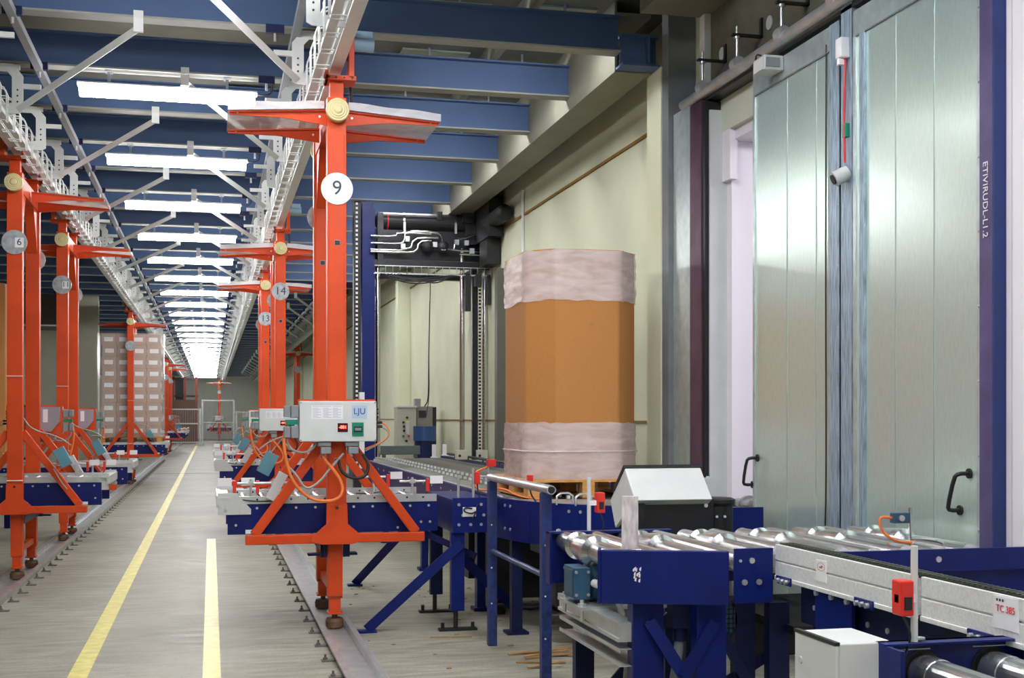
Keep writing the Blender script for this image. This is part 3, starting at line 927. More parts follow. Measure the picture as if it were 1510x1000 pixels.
# ================================================================ LINE CONVEYOR ALONG THE RIGHT WALL
ZC = .97
t = thing('roller_conveyor', 'long dark conveyor with white studs running along the cream wall through the lift', 'conveyor', (2.85, 9.3, 0))
b = B(); b.bx(2.10, 2.13, 9.3, 19.7, .70, 1.0)
for i in range(20): bolt(b, (2.10, 9.6 + i * .5, .94), (-1, 0, 0), .012)
b.build('side_frame', NAVY, t)
b = B(); b.bx(3.56, 3.59, 9.3, 19.7, .70, 1.0); b.build('side_frame', NAVY, t)
B().bx(2.135, 2.16, 9.3, 19.7, .93, 1.005).build('guide_strip', GALV, t)
b = B(); b.cyl((3.58, 9.35, 1.04), (3.58, 19.2, 1.04), .018, n=8)
for i in range(10): b.cyl((3.58, 9.6 + i, .99), (3.58, 9.6 + i, 1.04), .01, n=6)
b.build('guide_rail', BLACK, t)
first = None
for i in range(51):
    y = 9.4 + i * .2
    if first is None:
        b = B(); b.cyl((2.15, y, .925), (3.55, y, .925), .043, n=12); first = b.build('roller', mat('worn_grey_roller', (.20, .20, .18), .4, .6, var=.3, scale=10), t); fy = y
    else:
        o = first.copy(); COL.objects.link(o); o.parent = t; o.location.y += y - fy
for x in (2.55, 2.72):
    b = B(); b.bx(x - .03, x + .03, 9.4, 19.7, .94, .962)
    b.build('chain_guide', DARK, t)
b = B()
for x in (2.55, 2.72):
    for i in range(40):
        y = 9.45 + i * .25
        b.bx(x - .012, x + .012, y - .02, y + .02, .965, .992)
o = b.build('chain_studs', WHITEP, t); o['kind'] = 'stuff'
for y in (10.2, 13.0, 16, 19):
    for x in (2.14, 3.50):
        b = B(); b.bx(x, x + .07, y - .05, y + .05, .03, .70).bx(x - .03, x + .1, y - .08, y + .08, .001, .03); b.build('leg', NAVY, t)
# curve into the gate
t = thing('curve_conveyor', 'navy curved roller conveyor turning from the wall line into the white gate', 'conveyor', (3.7, 9.3, 0))
cx, cy, R0 = 3.60, 9.28, 1.50
def arc(r, a): return (cx + r * math.cos(a), cy + r * math.sin(a))
N = 28
angs = [PI + (PI / 2) * i / N for i in range(N + 1)]
b = B()
P = []
for a in angs:
    for r, z in ((R0, .70), (R0, 1.0), (R0 - .03, 1.0), (R0 - .03, .70)):
        x, y = arc(r, a); P.append((x, y, z))
b.add(P, [(4*i+k, 4*i+4+k, 4*i+4+(k+1) % 4, 4*i+(k+1) % 4) for i in range(N) for k in range(4)] + [(0,1,2,3), (4*N, 4*N+1, 4*N+2, 4*N+3)])
for a in [PI + PI / 2 * f for f in (.10, .14, .42, .46, .8, .84)]:
    for z in (.78, .95):
        x, y = arc(R0, a); bolt(b, (x, y, z), (math.cos(a), math.sin(a), 0), .012)
for f in (.25, .6):
    x, y = arc(R0, PI + PI / 2 * f); b.cyl((x, y, .70), (x, y, 1.0), .006, n=6)
b.build('outer_wall', NAVY, t)
b = B(); 
P = []
for a in angs:
    for r in (R0 - .03, R0 - .14):
        x, y = arc(r, a); P.append((x, y, .985))
b.add(P, [(2*i, 2*i+2, 2*i+3, 2*i+1) for i in range(N)])
b.build('inner_lip', GALV, t)
for i in range(13):
    a = PI + PI / 2 * (i + .5) / 13
    b = B(); x0, y0 = arc(.30, a); x1, y1 = arc(R0 - .15, a); b.cyl((x0, y0, .94), (x1, y1, .94), .024, .045, n=14)
    b.build('roller', ROLL, t)
b = B(); b.bx(2.35, 3.65, 7.85, 9.2, .60, .66).bx(2.3, 2.5, 8.3, 8.6, .3, .62).bx(2.7, 3.1, 8.0, 8.3, .35, .62); b.build('drive_tray', DARK, t)
for x, y in ((2.2, 9.0), (2.62, 8.42), (3.3, 7.95)):
    b = B(); b.bx(x - .04, x + .04, y, y + .08, .02, .70).bx(x - .08, x + .08, y - .04, y + .12, .001, .02); b.build('leg', NAVY2, t)
for x, y in ((2.35, 8.45), (2.45, 8.32)):
    b = B(); b.tube([(x, y, .99), (x, y, 1.07), (x + .13, y + .05, 1.07), (x + .13, y + .05, .99)], .008, 6, smooth=1); b.build('guard_hoop', GALV, t)
# rollers in the gate
t = thing('gate_conveyor', 'dusty roller conveyor standing in the white gate opening', 'conveyor', (3.9, 8.4, 0))
for yy in (7.60, 8.82): B().bx(3.80, 5.4, yy, yy + .03, .70, .98).build('side_frame', DARK, t)
for i in range(9):
    x = 3.87 + i * .17
    b = B(); b.cyl((x, 7.65, .95), (x, 8.81, .95), .045, n=14)
    for yy in (8.45, 8.62): b.cyl((x, yy - .02, .95), (x, yy + .02, .95), .075, n=18)
    b.build('roller', ROLL, t)
b = B(); b.bx(3.82, 5.3, 7.66, 8.80, .72, .74); b.build('drip_tray', DARK, t)
for x in (3.95, 5.2):
    for y in (7.66, 8.79):
        B().bx(x - .04, x + .04, y - .03, y + .03, .001, .70).build('leg', DARK, t)

# ---------------------------------------------------------------- pallet and octabin
OX, OY = 2.875, 9.98
def pallet(name_label, x, y, z, wx, wy, group=None):
    t = thing('wooden_pallet', name_label, 'pallet', (x, y, z))
    if group: t['group'] = group
    for k in range(7):
        yy = y - wy / 2 + .05 + k * (wy - .1) / 6
        B().bx(x - wx / 2, x + wx / 2, yy - .05, yy + .05, z + .122, z + .144).build('deck_board', WOOD, t, .002)
    for k in range(3):
        xx = x - wx / 2 + .06 + k * (wx - .12) / 2
        B().bx(xx - .05, xx + .05, y - wy / 2, y + wy / 2, z + .10, z + .1215).build('stringer', WOOD, t)
        B().bx(xx - .05, xx + .05, y - wy / 2, y + wy / 2, z, z + .022).build('bottom_board', WOOD, t)
        for j in range(3):
            yy = y - wy / 2 + .075 + j * (wy - .15) / 2
            B().bx(xx - .05, xx + .05, yy - .07, yy + .07, z + .0225, z + .0995).build('block', WOOD, t)
    return t
pl = pallet('wooden pallet under the big cardboard octabin on the conveyor', OX, OY, .973, 1.0, 1.15)
t = thing('octabin', 'tall brown cardboard octabin on a pallet with clear film hood at top and bottom', 'container', (OX, OY, 1.118))
def octo(wx, wy, ch):
    return [(OX - wx + ch, OY - wy), (OX + wx - ch, OY - wy), (OX + wx, OY - wy + ch), (OX + wx, OY + wy - ch), (OX + wx - ch, OY + wy), (OX - wx + ch, OY + wy), (OX - wx, OY + wy - ch), (OX - wx, OY - wy + ch)]
b = B(); b.prism(octo(.455, .55, .20), 'z', 1.12, 2.90); b.build('body', CARD, t, .012)
b = B(); b.prism(octo(.458, .553, .20), 'z', 2.902, 2.92); b.build('lid', CARD, t)
def skin(z0, z1, off, seed, nz):
    """wrinkled film sleeve around the octagon"""
    po = octo(.455 + off, .55 + off, .20)
    P = []; m = 6; ring = []
    for i in range(8):
        for k in range(m):
            a = Vector(po[i]).lerp(Vector(po[(i + 1) % 8]), k / m); ring.append(a)
    rr = random.Random(seed)
    for j in range(nz + 1):
        z = z0 + (z1 - z0) * j / nz
        for i, p in enumerate(ring):
            c = Vector((OX, OY)); d = (p - c).normalized()
            q = p + d * (.004 * math.sin(j * 2.1 + i * .8) + rr.uniform(0, .006))
            zz = z + (rr.uniform(-.008, .008) if j in (0, nz) else 0)
            P.append((q.x, q.y, zz))
    n = len(ring)
    F = [(j*n+i, j*n+(i+1) % n, (j+1)*n+(i+1) % n, (j+1)*n+i) for j in range(nz) for i in range(n)]
    return B().add(P, F, None, True)
skin(2.52, 2.915, .006, 3, 10).build('film_hood', FILMW, t)
skin(1.10, 1.56, .006, 5, 10).build('film_skirt', FILMW, t)
b = B(); b.tube([(x, y, 1.335) for x, y in octo(.470, .565, .20)] + [(octo(.47, .565, .20)[0][0], octo(.47, .565, .20)[0][1], 1.335)], .006, 6, smooth=0); b.build('film_seam', FILMW, t)
b = B(); b.cyl((OX + .03, OY - .5505, 2.33), (OX + .03, OY - .552, 2.33), .014, n=14); b.build('punch_hole', INKBROWN, t)

# ================================================================ HOOD LIFT MACHINE
t = thing('pallet_lift', 'tall black stretch hood lift with pipes and twin masts over the conveyor', 'machine', (2.9, 17.5, 0))
b = B(); b.bx(2.04, 2.20, 17.4, 17.6, 1.008, 4.58).bx(2.20, 2.22, 17.42, 17.47, 1.03, 4.5); b.build('mast', NAVY, t)
b = B(); b.bx(1.93, 2.03, 17.45, 17.6, 0, 4.70)
b.build('chain_guard', BLACK, t)
b = B()
for i in range(60):
    z = .9 + i * .062
    b.bx(1.955, 1.985, 17.438, 17.45, z, z + .03)
o = b.build('chain_links', PAPER, t); o['kind'] = 'stuff'
B().bx(1.99, 2.06, 17.30, 17.40, .9, 1.95).build('cable_duct', ALU, t)
for x in (2.27, 3.47, 3.80):
    b = B(); b.cyl((x, 17.5, 1.05), (x, 17.5, 4.0), .035, n=16); b.build('guide_rod', CHROME, t)
b = B(); b.bx(3.62, 3.70, 17.5, 17.56, 1.0, 3.7).bx(3.86 - .02, 3.859, 17.6, 17.66, 1.0, 3.7); b.build('rear_profile', DARK, t)
for x in (3.47, 3.76):
    b = B(); b.bx(x - .09, x + .07, 17.42, 17.58, 1.005, 1.14).cyl((x - .05, 17.419, 1.06), (x - .05, 17.41, 1.06), .02, n=10, m=BLACK); b.build('rod_foot', mat('cream_foot_paint', (.55, .54, .42), .5), t, .01)
b = B()
for i in range(50):
    z = 1.15 + i * .05
    b.bx(3.70, 3.73, 17.43, 17.45, z, z + .025)
o = b.build('drive_chain', BLACK, t); o['kind'] = 'stuff'
# carriage
b = B(); b.bx(2.2, 4.0 - .15, 17.40, 17.48, 3.70, 3.80).bx(2.2, 3.85, 18.9, 19.0, 3.7, 3.8).bx(2.2, 2.3, 17.48, 18.9, 3.72, 3.80).bx(3.75, 3.85, 17.48, 18.9, 3.72, 3.80)
b.bx(2.2, 3.85, 17.52, 17.9, 3.82, 4.25).bx(2.25, 2.33, 17.36, 17.46, 3.7, 4.45)
b.build('carriage_frame', DARK, t)
b = B(); b.lathe((2.22, 17.55, 4.36), (1, 0, 0), [(0, .02), (.03, .09), (.08, .125), (1.32, .125), (1.37, .09), (1.40, .02)], 24); tank = b.build('air_tank', BLACK, t)
for x in (2.62, 3.35):
    b = B(); b.lathe((x, 17.55, 4.36), (1, 0, 0), [(0, .128), (.03, .128)], 24).bx(x, x + .03, 17.41, 17.43, 4.20, 4.34, GALV); b.build('tank_strap', CHROME, tank)
b = B(); b.lathe((2.40, 17.55, 4.36), (1, 0, 0), [(0, .127), (.015, .127)], 24); b.build('red_band', RED, tank)
pp = [[(2.15, 4.02), (2.55, 4.02), (2.62, 4.05), (2.63, 4.2), (3.05, 4.2), (3.15, 4.16), (3.17, 3.98), (3.35, 3.95), (3.8, 3.95)],
      [(2.15, 4.12), (2.5, 4.12), (2.52, 4.18), (3.0, 4.17)], [(2.15, 3.93), (2.7, 3.93), (2.75, 4.1), (2.95, 4.12), (3.1, 4.12)],
      [(2.15, 3.90), (2.6, 3.90), (2.8, 3.92), (2.82, 4.06), (3.0, 4.08)], [(3.32, 3.96), (3.35, 4.1), (3.55, 4.15), (3.80, 4.25)], [(3.4, 3.9), (3.83, 3.90)]]
for q in pp:
    b = B(); b.tube([(x, 17.34, z) for x, z in q], .016, 8, smooth=1); b.build('air_pipe', CHROME, t)
b = B()
for x in (2.60, 2.66, 3.17, 3.36, 3.05, 3.5, 3.58): b.bx(x - .03, x + .03, 17.31, 17.37, 3.9 + .25 * ((x * 7) % 1), 3.97 + .25 * ((x * 7) % 1))
b.build('valve_block', GALV, t)
for x in (2.95, 3.17):
    b = B(); b.lathe((x - .0, 17.36, 4.0), (0, -1, 0), [(0, .075), (.03, .08), (.05, .05), (.06, .02)], 18); b.build('fan_motor', BLACK, t)
b = B(); b.bx(3.10, 3.17, 17.4, 17.5, 4.38, 4.50).bx(3.5, 3.84, 17.4, 18.2, 4.05, 4.45).bx(3.45, 3.62, 17.35, 17.42, 4.35, 4.5); b.build('drive_gearbox', BLACK, t)
b = B(); b.lathe((3.73, 15.9, 4.28), (0, 1, 0), [(0, .06), (.04, .11), (.9, .11), (1.0, .09), (1.5, .09)], 20).bx(3.64, 3.84, 16.5, 17.5, 4.05, 4.58).bx(3.66, 3.84, 16.7, 17.2, 3.7, 4.05); b.build('lift_motor', BLACK, t)
b = B(); b.tube([(3.35, 17.4, 4.5), (3.36, 17.35, 4.62), (3.45, 17.35, 4.62), (3.48, 17.4, 4.5), (3.58, 17.45, 4.6)], .02, 8); b.build('hose', BLACK, t)
# wire basket under the carriage with loose cables
b = B(); b.bx(2.2, 3.84, 17.30, 17.305, 3.60, 3.61).bx(2.2, 3.84, 17.38, 17.385, 3.60, 3.61).bx(2.2, 3.84, 17.28, 17.285, 3.70, 3.71)
for i in range(17): b.tube([(2.25 + i * .1, 17.28, 3.71), (2.25 + i * .1, 17.29, 3.60), (2.25 + i * .1, 17.39, 3.60)], .005, 6, smooth=0)
b.build('cable_basket', GALV, t)
for q in range(7):
    rr = random.Random(q)
    b = B(); b.tube([(2.28 + .05 * q, 17.33, 3.60), (2.5, 17.31, 3.52 + rr.uniform(-.04, .04)), (2.8, 17.31, 3.50 + rr.uniform(-.05, .05)), (3.05, 17.3, 3.53 + rr.uniform(-.08, .06)), (3.3, 17.31, 3.60), (3.5, 17.33, 3.62)], .009, 6)
    b.build('loose_cable', BLACK, t)
b = B(); b.tube([(2.98, 17.3, 3.5), (2.97, 17.32, 2.9), (2.96, 17.32, 2.4), (2.97, 17.32, 1.9), (2.92, 17.32, 1.6)], .006, 6); b.build('loose_cable', BLACK, t)
b = B(); b.bx(3.48, 3.56, 17.3, 17.4, 3.1, 3.62).bx(3.80, 3.84, 17.3, 17.4, 3.2, 3.62).bx(3.62, 3.7, 17.25, 17.4, 3.45, 3.62); b.build('lift_cylinder', BLACK, t)
# dark guard post and door contact by the wall
o = B().bx(3.72, 3.858, 16.35, 16.5, 0, 3.6).build('guard_post', mat('dark_post_paint', (.10, .10, .085), .5), None)
tag(o, 'dark grey post against the cream wall behind the octabin', 'post')

# ---------------------------------------------------------------- control cabinets past the lift
t = thing('control_cabinet', 'grey-green switch cabinet with buttons standing by the wall past the lift', 'cabinet', (3.2, 21.0, 0))
B().bx(3.04, 3.36, 20.9, 21.3, 0, 1.77).build('body', mat('cabinet_grey', (.42, .43, .34), .5), t, .008)
B().bx(3.03, 3.37, 20.88, 21.31, 1.77, 1.80).build('cap', LGREY, t)
B().bx(3.18, 3.24, 20.89, 20.9, 1.32, 1.55).build('label_plate', LGREY, t)
for x, z, m in ((3.20, 1.53, mat('lime_lamp', (.6, .8, .05), .4)), (3.14, 1.52, BLACK), (3.15, 1.45, BLACK), (3.15, 1.38, BLACK), (3.14, 1.29, GREEN), (3.23, 1.29, RED), (3.19, 1.21, BLACK), (3.20, 1.6, BLACK)):
    b = B(); b.cyl((x, 20.9, z), (x, 20.87, z), .02, n=12); b.build('push_button', m, t)
t = thing('control_cabinet', 'dark grey cabinet with a black window, right of the cabinet with buttons', 'cabinet', (3.5, 21.1, 0))
B().bx(3.38, 3.66, 21.0, 21.4, 0, 1.79).build('body', mat('cabinet_dark_grey', (.20, .20, .165), .5), t, .008)
B().bx(3.42, 3.54, 20.99, 21.0, 1.60, 1.72).build('window', BLACK, t)
B().bx(3.665, 3.72, 21.0, 21.4, 0, 1.78).build('side_panel', BLACK, t)
B().bx(3.36, 3.46, 21.05, 21.2, 1.79, 1.92).build('top_box', MGREY, t)
b = B(); b.tube([(3.55, 21.2, 1.79), (3.62, 21.2, 1.9), (3.63, 21.25, 2.6), (3.66, 21.3, 3.6)], .01, 6); b.build('cable', BLACK, t)
t = thing('blue_drum', 'blue drum-shaped motor guard in front of the dark cabinet past the lift', 'motor guard', (3.42, 20.4, 0))
b = B(); b.lathe((3.42, 20.4, 1.22), (0, 0, 1), [(0, .19), (.24, .19)], 28); b.build('guard', mat('blue_drum_paint', (.02, .07, .2), .4), t)
b = B(); b.lathe((3.42, 20.4, .0), (0, 0, 1), [(0, .17), (1.219, .17)], 20); b.build('post', NAVY2, t)
o = B().bx(2.55, 3.2, 19.5, 19.6, 1.02, 1.16).bx(2.60, 2.66, 19.52, 19.58, .970, 1.02).bx(3.1, 3.16, 19.52, 19.58, .970, 1.02).build('cross_guard', mat('grey_green_guard', (.10, .13, .125), .5), None, .01)
tag(o, 'dark grey-green cross bar lying over the conveyor in front of the cabinets', 'guard bar')
for n, (x, y) in enumerate(((3.40, 19.4), (3.575, 19.45))):
    b = B(); z0 = .970 if n == 0 else 1.001; b.bx(x - .03, x + .03, y - .02, y + .02, z0 + .02, 1.18).bx(x - .05, x + .05, y - .04, y + .04, z0, z0 + .02)
    tag(b.build('reflector_post', PAPER, None), 'small white reflector on the far conveyor edge, %s of two' % ('left' if n == 0 else 'right'), 'reflector', 'white reflectors')

# ================================================================ TRANSFER STATION NEXT TO THE NUMBER 9 CARRIER
t = thing('transfer_station', 'navy transfer stand with angle braces beside the number 9 carrier deck', 'conveyor stand', (1.9, 9.3, 0))
b = B(); b.bx(1.755, 2.02, 9.20, 9.23, .74, 1.0)
for x, z in ((1.80, .95), (1.97, .95), (1.99, .87), (1.83, .87), (1.80, .80), (1.89, .80), (1.97, .80)): bolt(b, (x, 9.20, z), (0, -1, 0), .012)
b.build('end_plate', NAVY, t)
b = B(); b.bx(1.755, 2.08, 9.23, 10.35, .97, .985).bx(1.755, 2.08, 10.33, 10.36, .74, .97).bx(1.755, 1.775, 9.23, 10.33, .74, .97); b.build('housing', NAVY, t)
B().bx(1.83, 1.93, 9.192, 9.2, .86, .93).build('sticker', PAPER, t)
b = B(); b.tube([(1.90, 9.19, .92), (1.84, 9.18, .93), (1.83, 9.17, .90), (1.90, 9.18, .88), (1.93, 9.17, .91), (1.90, 9.18, .84)], .006, 6); b.build('coiled_cable', BLACK, t)
for y in (9.27, 10.18):
    b = B(); b.bx(1.75, 1.85, y - .035, y + .035, .15, .74); lg = b.build('leg', NAVY if y < 9.5 else NAVY2, t)
    b = B(); b.cyl((1.79, y, .02), (1.79, y, .15), .018, n=10).bx(1.66, 1.95, y - .035, y + .035, .001, .02)
    for x in (1.69, 1.92): b.cyl((x, y, .02), (x, y, .06), .014, n=6)
    b.build('levelling_foot', BLACK, lg)
for (p, q, r) in (((1.82, 9.21, .66), (1.13, 9.34, .02), 0), ((1.80, 11.2, .70), (1.33, 11.95, .02), 0), ((1.80, 9.26, .58), (2.4, 9.85, .05), 1)):
    b = B(); b.bar(p, q, .075, .012, ref=(.1, 1, 0)).bar(Vector(p) + Vector((0, .03, .03)), Vector(q) + Vector((0, .03, .03)), .012, .07, ref=(.1, 1, 0))
    b.bx(q[0] - .07, q[0] + .07, q[1] - .05, q[1] + .05, .001, .018) if q[2] < .04 else None
    b.build('angle_brace', NAVY, t)
b = B(); b.bar((1.80, 10.2, .70), (1.15, 12.0, .66), .05, .05).bar((1.62, 9.6, .70), (1.95, 9.3, .55), .05, .01); b.build('cross_tie', NAVY2, t)
b = B(); b.cyl((1.92, 9.25, .98), (1.92, 9.25, 1.22), .011, n=8).cyl((1.80, 9.22, .84), (1.80, 9.22, 1.17), .010, n=8); b.build('sensor_rod', GALV, t)
b = B(); b.bx(1.93, 1.97, 9.23, 9.27, 1.10, 1.19); b.build('sensor_head', RED, t, .004)
b = B(); b.tube([(1.95, 9.25, 1.10), (1.955, 9.24, 1.03), (1.97, 9.22, .98), (1.93, 9.19, .93)], .006, 6); b.build('sensor_cable', BLACK, t)

# navy drive chest and pipework between transfer stand and guard rail
t = thing('drive_chest', 'dark box of drive parts under the conveyor between stand and guard rail', 'drive unit', (2.35, 10.2, 0))
b = B(); b.bx(2.25, 2.9, 10.0, 10.6, .12, .62).bx(2.18, 2.4, 10.7, 11.2, .2, .66); b.build('case', BLACK, t)
for x in (2.3, 2.8): B().bx(x - .03, x + .03, 9.95, 10.55, .001, .12).build('foot', DARK, t)
b = B(); b.tube([(2.2, 10.0, .05), (2.3, 9.8, .1), (2.6, 9.7, .06), (2.7, 9.85, .3)], .02, 8); b.build('hose', BLACK, t)

# ================================================================ GUARD RAIL
t = thing('guard_rail', 'navy two-post guard rail with galvanised top tube in front of the curve', 'railing', (1.92, 7.9, 0))
for y in (8.60, 7.15):
    b = B(); b.bx(1.89, 1.95, y - .03, y + .03, .0, 1.155)
    for z in (.3, .55, .85): b.cyl((1.91, y - .031, z), (1.91, y - .033, z), .006, n=8, m=PAPER)
    b.build('post', mat('worn_navy_paint', (.016, .035, .15), .5, var=.4, scale=25), t, .006)
b = B(); b.cyl((1.92, 8.66, 1.18), (1.92, 7.02, 1.18), .027, n=18).cyl((1.92, 7.02, 1.18), (1.92, 7.018, 1.18), .021, n=18, m=BLACK); b.build('top_tube', GALV, t)
b = B(); b.cyl((1.92, 8.57, .665), (1.92, 7.18, .665), .018, n=12); b.build('mid_tube', mat('worn_navy_tube', (.07, .11, .22), .35, .5, var=.3, scale=20), t)
# sensors on the curve
def sensor(label, x, y, z0, z1, zr, group=None, rod=WHITEP, dx=.06):
    t = thing('sensor_rod', label, 'sensor', (x, y, z0), group)
    B().cyl((x, y, z0), (x, y, z1), .011, n=10).build('rod', rod, t)
    b = B(); b.bx(x + dx - .022, x + dx + .022, y - .03, y + .03, zr, zr + .11); h = b.build('sensor_head', RED, t, .005)
    b = B(); b.bx(x + dx - .012, x + dx + .012, y - .035, y - .03, zr + .02, zr + .06); b.build('lens', BLACK, h)
    b = B(); b.bx(x, x + dx - .022, y - .012, y + .012, zr + .04, zr + .065); b.build('clamp', PAPER, t)
    b = B(); b.tube([(x + dx, y, zr), (x + dx + .02, y - .02, zr - .06), (x + dx + .01, y, zr - .12)], .004, 6); b.build('cable', BLACK, t)
    return t
sensor('red light sensor on a white rod behind the short foreground roller conveyor', 1.97, 6.44, .99, 1.28, 1.09)
b = B(); b.bx(2.20, 2.24, 8.68, 8.72, 1.12, 1.19)
o = b.build('light_sensor', RED, None, .004); tag(o, 'small red sensor on a bent wire under the guard rail top tube', 'sensor')
bb = B(); bb.tube([(2.22, 8.70, 1.12), (2.23, 8.72, 1.05), (2.27, 8.70, .99)], .006, 6); bb.build('stem', BLACK, o)
t = thing('limit_switch', 'red switch with orange cable near the far end of the guard rail top tube', 'switch', (2.2, 10.0, 1.0))
b = B(); b.bx(2.19, 2.26, 9.97, 10.03, 1.20, 1.26); b.build('head', RED, t, .004)
b = B(); b.cyl((2.2, 10, .99), (2.2, 10, 1.2), .009, n=8).cyl((2.12, 10, 1.12), (2.28, 10, 1.12), .008, n=8); b.build('stand', GALV, t)
b = B(); b.tube([(2.2, 10.0, 1.2), (2.05, 9.95, 1.15), (2.08, 9.9, 1.0), (2.25, 9.7, 1.05), (2.3, 9.4, .99), (2.45, 9.1, .98)], .008, 6); b.build('cable', ORCABLE, t)
# ================================================================ SHORT ROLLER CONVEYOR IN FRONT
t = thing('roller_conveyor', 'short navy roller conveyor with flanged steel rollers in the right foreground', 'conveyor', (2.4, 5.8, 0))
b = B(); b.bx(1.735, 2.43, 6.44, 6.465, .72, .995).bx(1.735, 2.43, 6.40, 6.44, .985, .995).bx(1.735, 1.745, 6.38, 6.44, .72, .995)
for x, z in ((1.84, .80), (1.91, .75), (1.80, .995)): bolt(b, (x, 6.44, z), (0, -1, 0), .014)
b.bx(2.0, 2.03, 6.425, 6.44, .9, .985)
b.build('far_frame', NAVY, t)
b = B(); b.bx(2.44, 3.52, 6.44, 6.47, .70, .93); b.build('far_frame', NAVY2, t)
for k in range(11):
    x = 1.83 + .168 * k
    b = B()
    if k % 2 == 0:
        b.lathe((x, 6.42, .945), (0, -1, 0), [(0, .03), (.01, .05), (.20, .05), (.22, .066), (.25, .072), (.27, .055), (.33, .055), (.36, .068), (.50, .078), (.56, .078), (.58, .055), (1.13, .055), (1.14, .03)], 28)
    else:
        b.lathe((x, 6.42, .945), (0, -1, 0), [(0, .03), (.01, .05), (1.13, .05), (1.14, .03)], 24)
    b.build('roller', ROLL, t)
p0 = Vector((1.66, 5.25, 0)); p1 = Vector((2.185, 5.07, 0)); d = (p1 - p0).normalized(); nrm = Vector((d.y, -d.x, 0))
b = B()
q = [p0, p1, p1 - nrm * .03, p0 - nrm * .03]
b.add([(v.x, v.y, z) for z in (.785, 1.02) for v in q], [(0,3,2,1),(4,5,6,7),(0,1,5,4),(1,2,6,5),(2,3,7,6),(3,0,4,7)])
q = [p0 - d * .015, p0, p0 - nrm * .12, p0 - nrm * .12 - d * .015]
b.add([(v.x, v.y, z) for z in (.785, 1.02) for v in q], [(0,3,2,1),(4,5,6,7),(0,1,5,4),(1,2,6,5),(2,3,7,6),(3,0,4,7)])
cp = b.build('end_panel', NAVY, t, .004)
b = B()
rr = random.Random(4)
for i in range(11):
    u = .28 + rr.uniform(-.03, .03); z = .955 - i * .006 + rr.uniform(-.012, .012)
    v = p0.lerp(p1, u) + nrm * .001
    b.add([(v.x, v.y, z), (v.x + d.x * .007, v.y + d.y * .007, z + .004), (v.x + d.x * .005, v.y + d.y * .005, z - .014), (v.x - d.x * .003, v.y - d.y * .003, z - .010)], [(0, 1, 2, 3)])
b.build('paint_chips', PAPER, cp)
b = B(); b.bx(2.285, 2.47, 5.235, 5.255, .765, 1.012)
for x, z, r in ((2.365, .957, .014), (2.33, .86, .014), (2.40, .86, .014), (2.31, .957, .007)): bolt(b, (x, 5.235, z), (0, -1, 0), r)
b.build('end_panel', NAVY, t, .003)
b = B(); b.bx(2.60, 4.3, 5.10, 5.125, .905, 1.0).bx(2.60, 4.3, 5.095, 5.125, .90, .906).bx(2.60, 4.3, 5.14, 5.16, .76, .90)
for x in (2.72, 3.22): bolt(b, (x, 5.10, .955), (0, -1, 0), .014)
for x in (3.05, 3.9): bolt(b, (x, 5.14, .86), (0, -1, 0), .012)
b.build('near_frame', NAVY, t)
for (x0, x1, y) in ((1.815, 1.96, 5.27), (2.085, 2.225, 5.19)):
    b = B(); b.bx(x0, x1, y, y + .08, .02, .785).bx(x0 - .03, x1 + .03, y - .03, y + .11, .001, .02)
    bolt(b, ((x0 + x1) / 2, y, .685), (0, -1, 0), .014)
    b.build('leg', NAVY, t, .004)
for p, q in (((1.885, 5.255, .70), (2.03, 5.20, .46)), ((2.165, 5.175, .70), (2.02, 5.19, .46))):
    b = B(); b.bar(p, q, .055, .012); b.build('leg_brace', NAVY, t)
for x, y in ((1.84, 6.25), (2.35, 6.3), (2.38, 5.45), (2.52, 5.38), (3.3, 5.3), (3.3, 6.3)):
    b = B(); b.bx(x, x + .10, y, y + .06, .02, .74).bx(x - .03, x + .13, y - .03, y + .09, .001, .02); b.build('leg', NAVY2, t)
for p, q in (((1.9, 6.22, .08), (2.4, 6.22, .62)), ((1.9, 6.2, .62), (2.38, 6.2, .08)), ((2.28, 5.42, .64), (2.48, 5.40, .26)), ((2.25, 5.5, .30), (2.62, 5.46, .52)), ((2.25, 5.44, .22), (2.6, 5.44, .24))):
    b = B(); b.bar(p, q, .05, .012); b.build('cross_brace', NAVY2, t)
b = B(); b.bx(1.76, 1.84, 5.29, 6.28, .605, .69).bx(1.752, 1.76, 5.29, 6.28, .675, .69).bx(1.752, 1.76, 5.29, 6.28, .605, .62); b.build('channel_rail', GALV, t)
for z in (.535,):
    b = B(); b.bx(1.76, 1.84, 5.29, 6.28, z + .035, z + .04).bx(1.76, 1.84, 5.29, 6.28, z - .04, z - .035).bx(1.835, 1.84, 5.29, 6.28, z - .035, z + .035)
    b.bx(1.76, 1.765, 5.29, 6.28, z + .022, z + .035).bx(1.76, 1.765, 5.29, 6.28, z - .035, z - .022)
    b.build('channel_rail', GALV, t)
b = B(); b.bx(1.70, 2.2, 5.7, 6.1, .685, .70); 
for x, y in ((1.72, 5.74), (1.72, 6.04)): b.cyl((x, y, .63), (x, y, .73), .010, n=8).cyl((x, y, .70), (x, y, .715), .018, n=6)
b.build('motor_plate', GALV, t)
b = B(); b.bx(1.70, 1.78, 5.80, 5.98, .725, .875).bx(1.695, 1.70, 5.82, 5.96, .735, .865)
for z in (.745, .855): b.cyl((1.71, 5.80, z), (1.71, 5.794, z), .008, n=8, m=GALV); b.cyl((1.77, 5.80, z), (1.77, 5.794, z), .008, n=8, m=GALV)
mb = b.build('motor_box', MOTOR, t, .006)
b = B(); b.cyl((1.80, 5.80, .80), (1.81, 5.74, .80), .02, n=10); b.build('cable_gland', PAPER, mb)
b = B(); b.lathe((1.785, 5.92, .80), (1, 0, 0), [(0, .07), (.02, .105), (.34, .105), (.36, .08)], 24)
for k in range(9): b.lathe((1.83 + .03 * k, 5.92, .80), (1, 0, 0), [(0, .112), (.008, .112)], 24)
b.build('drive_motor', MOTOR, t)
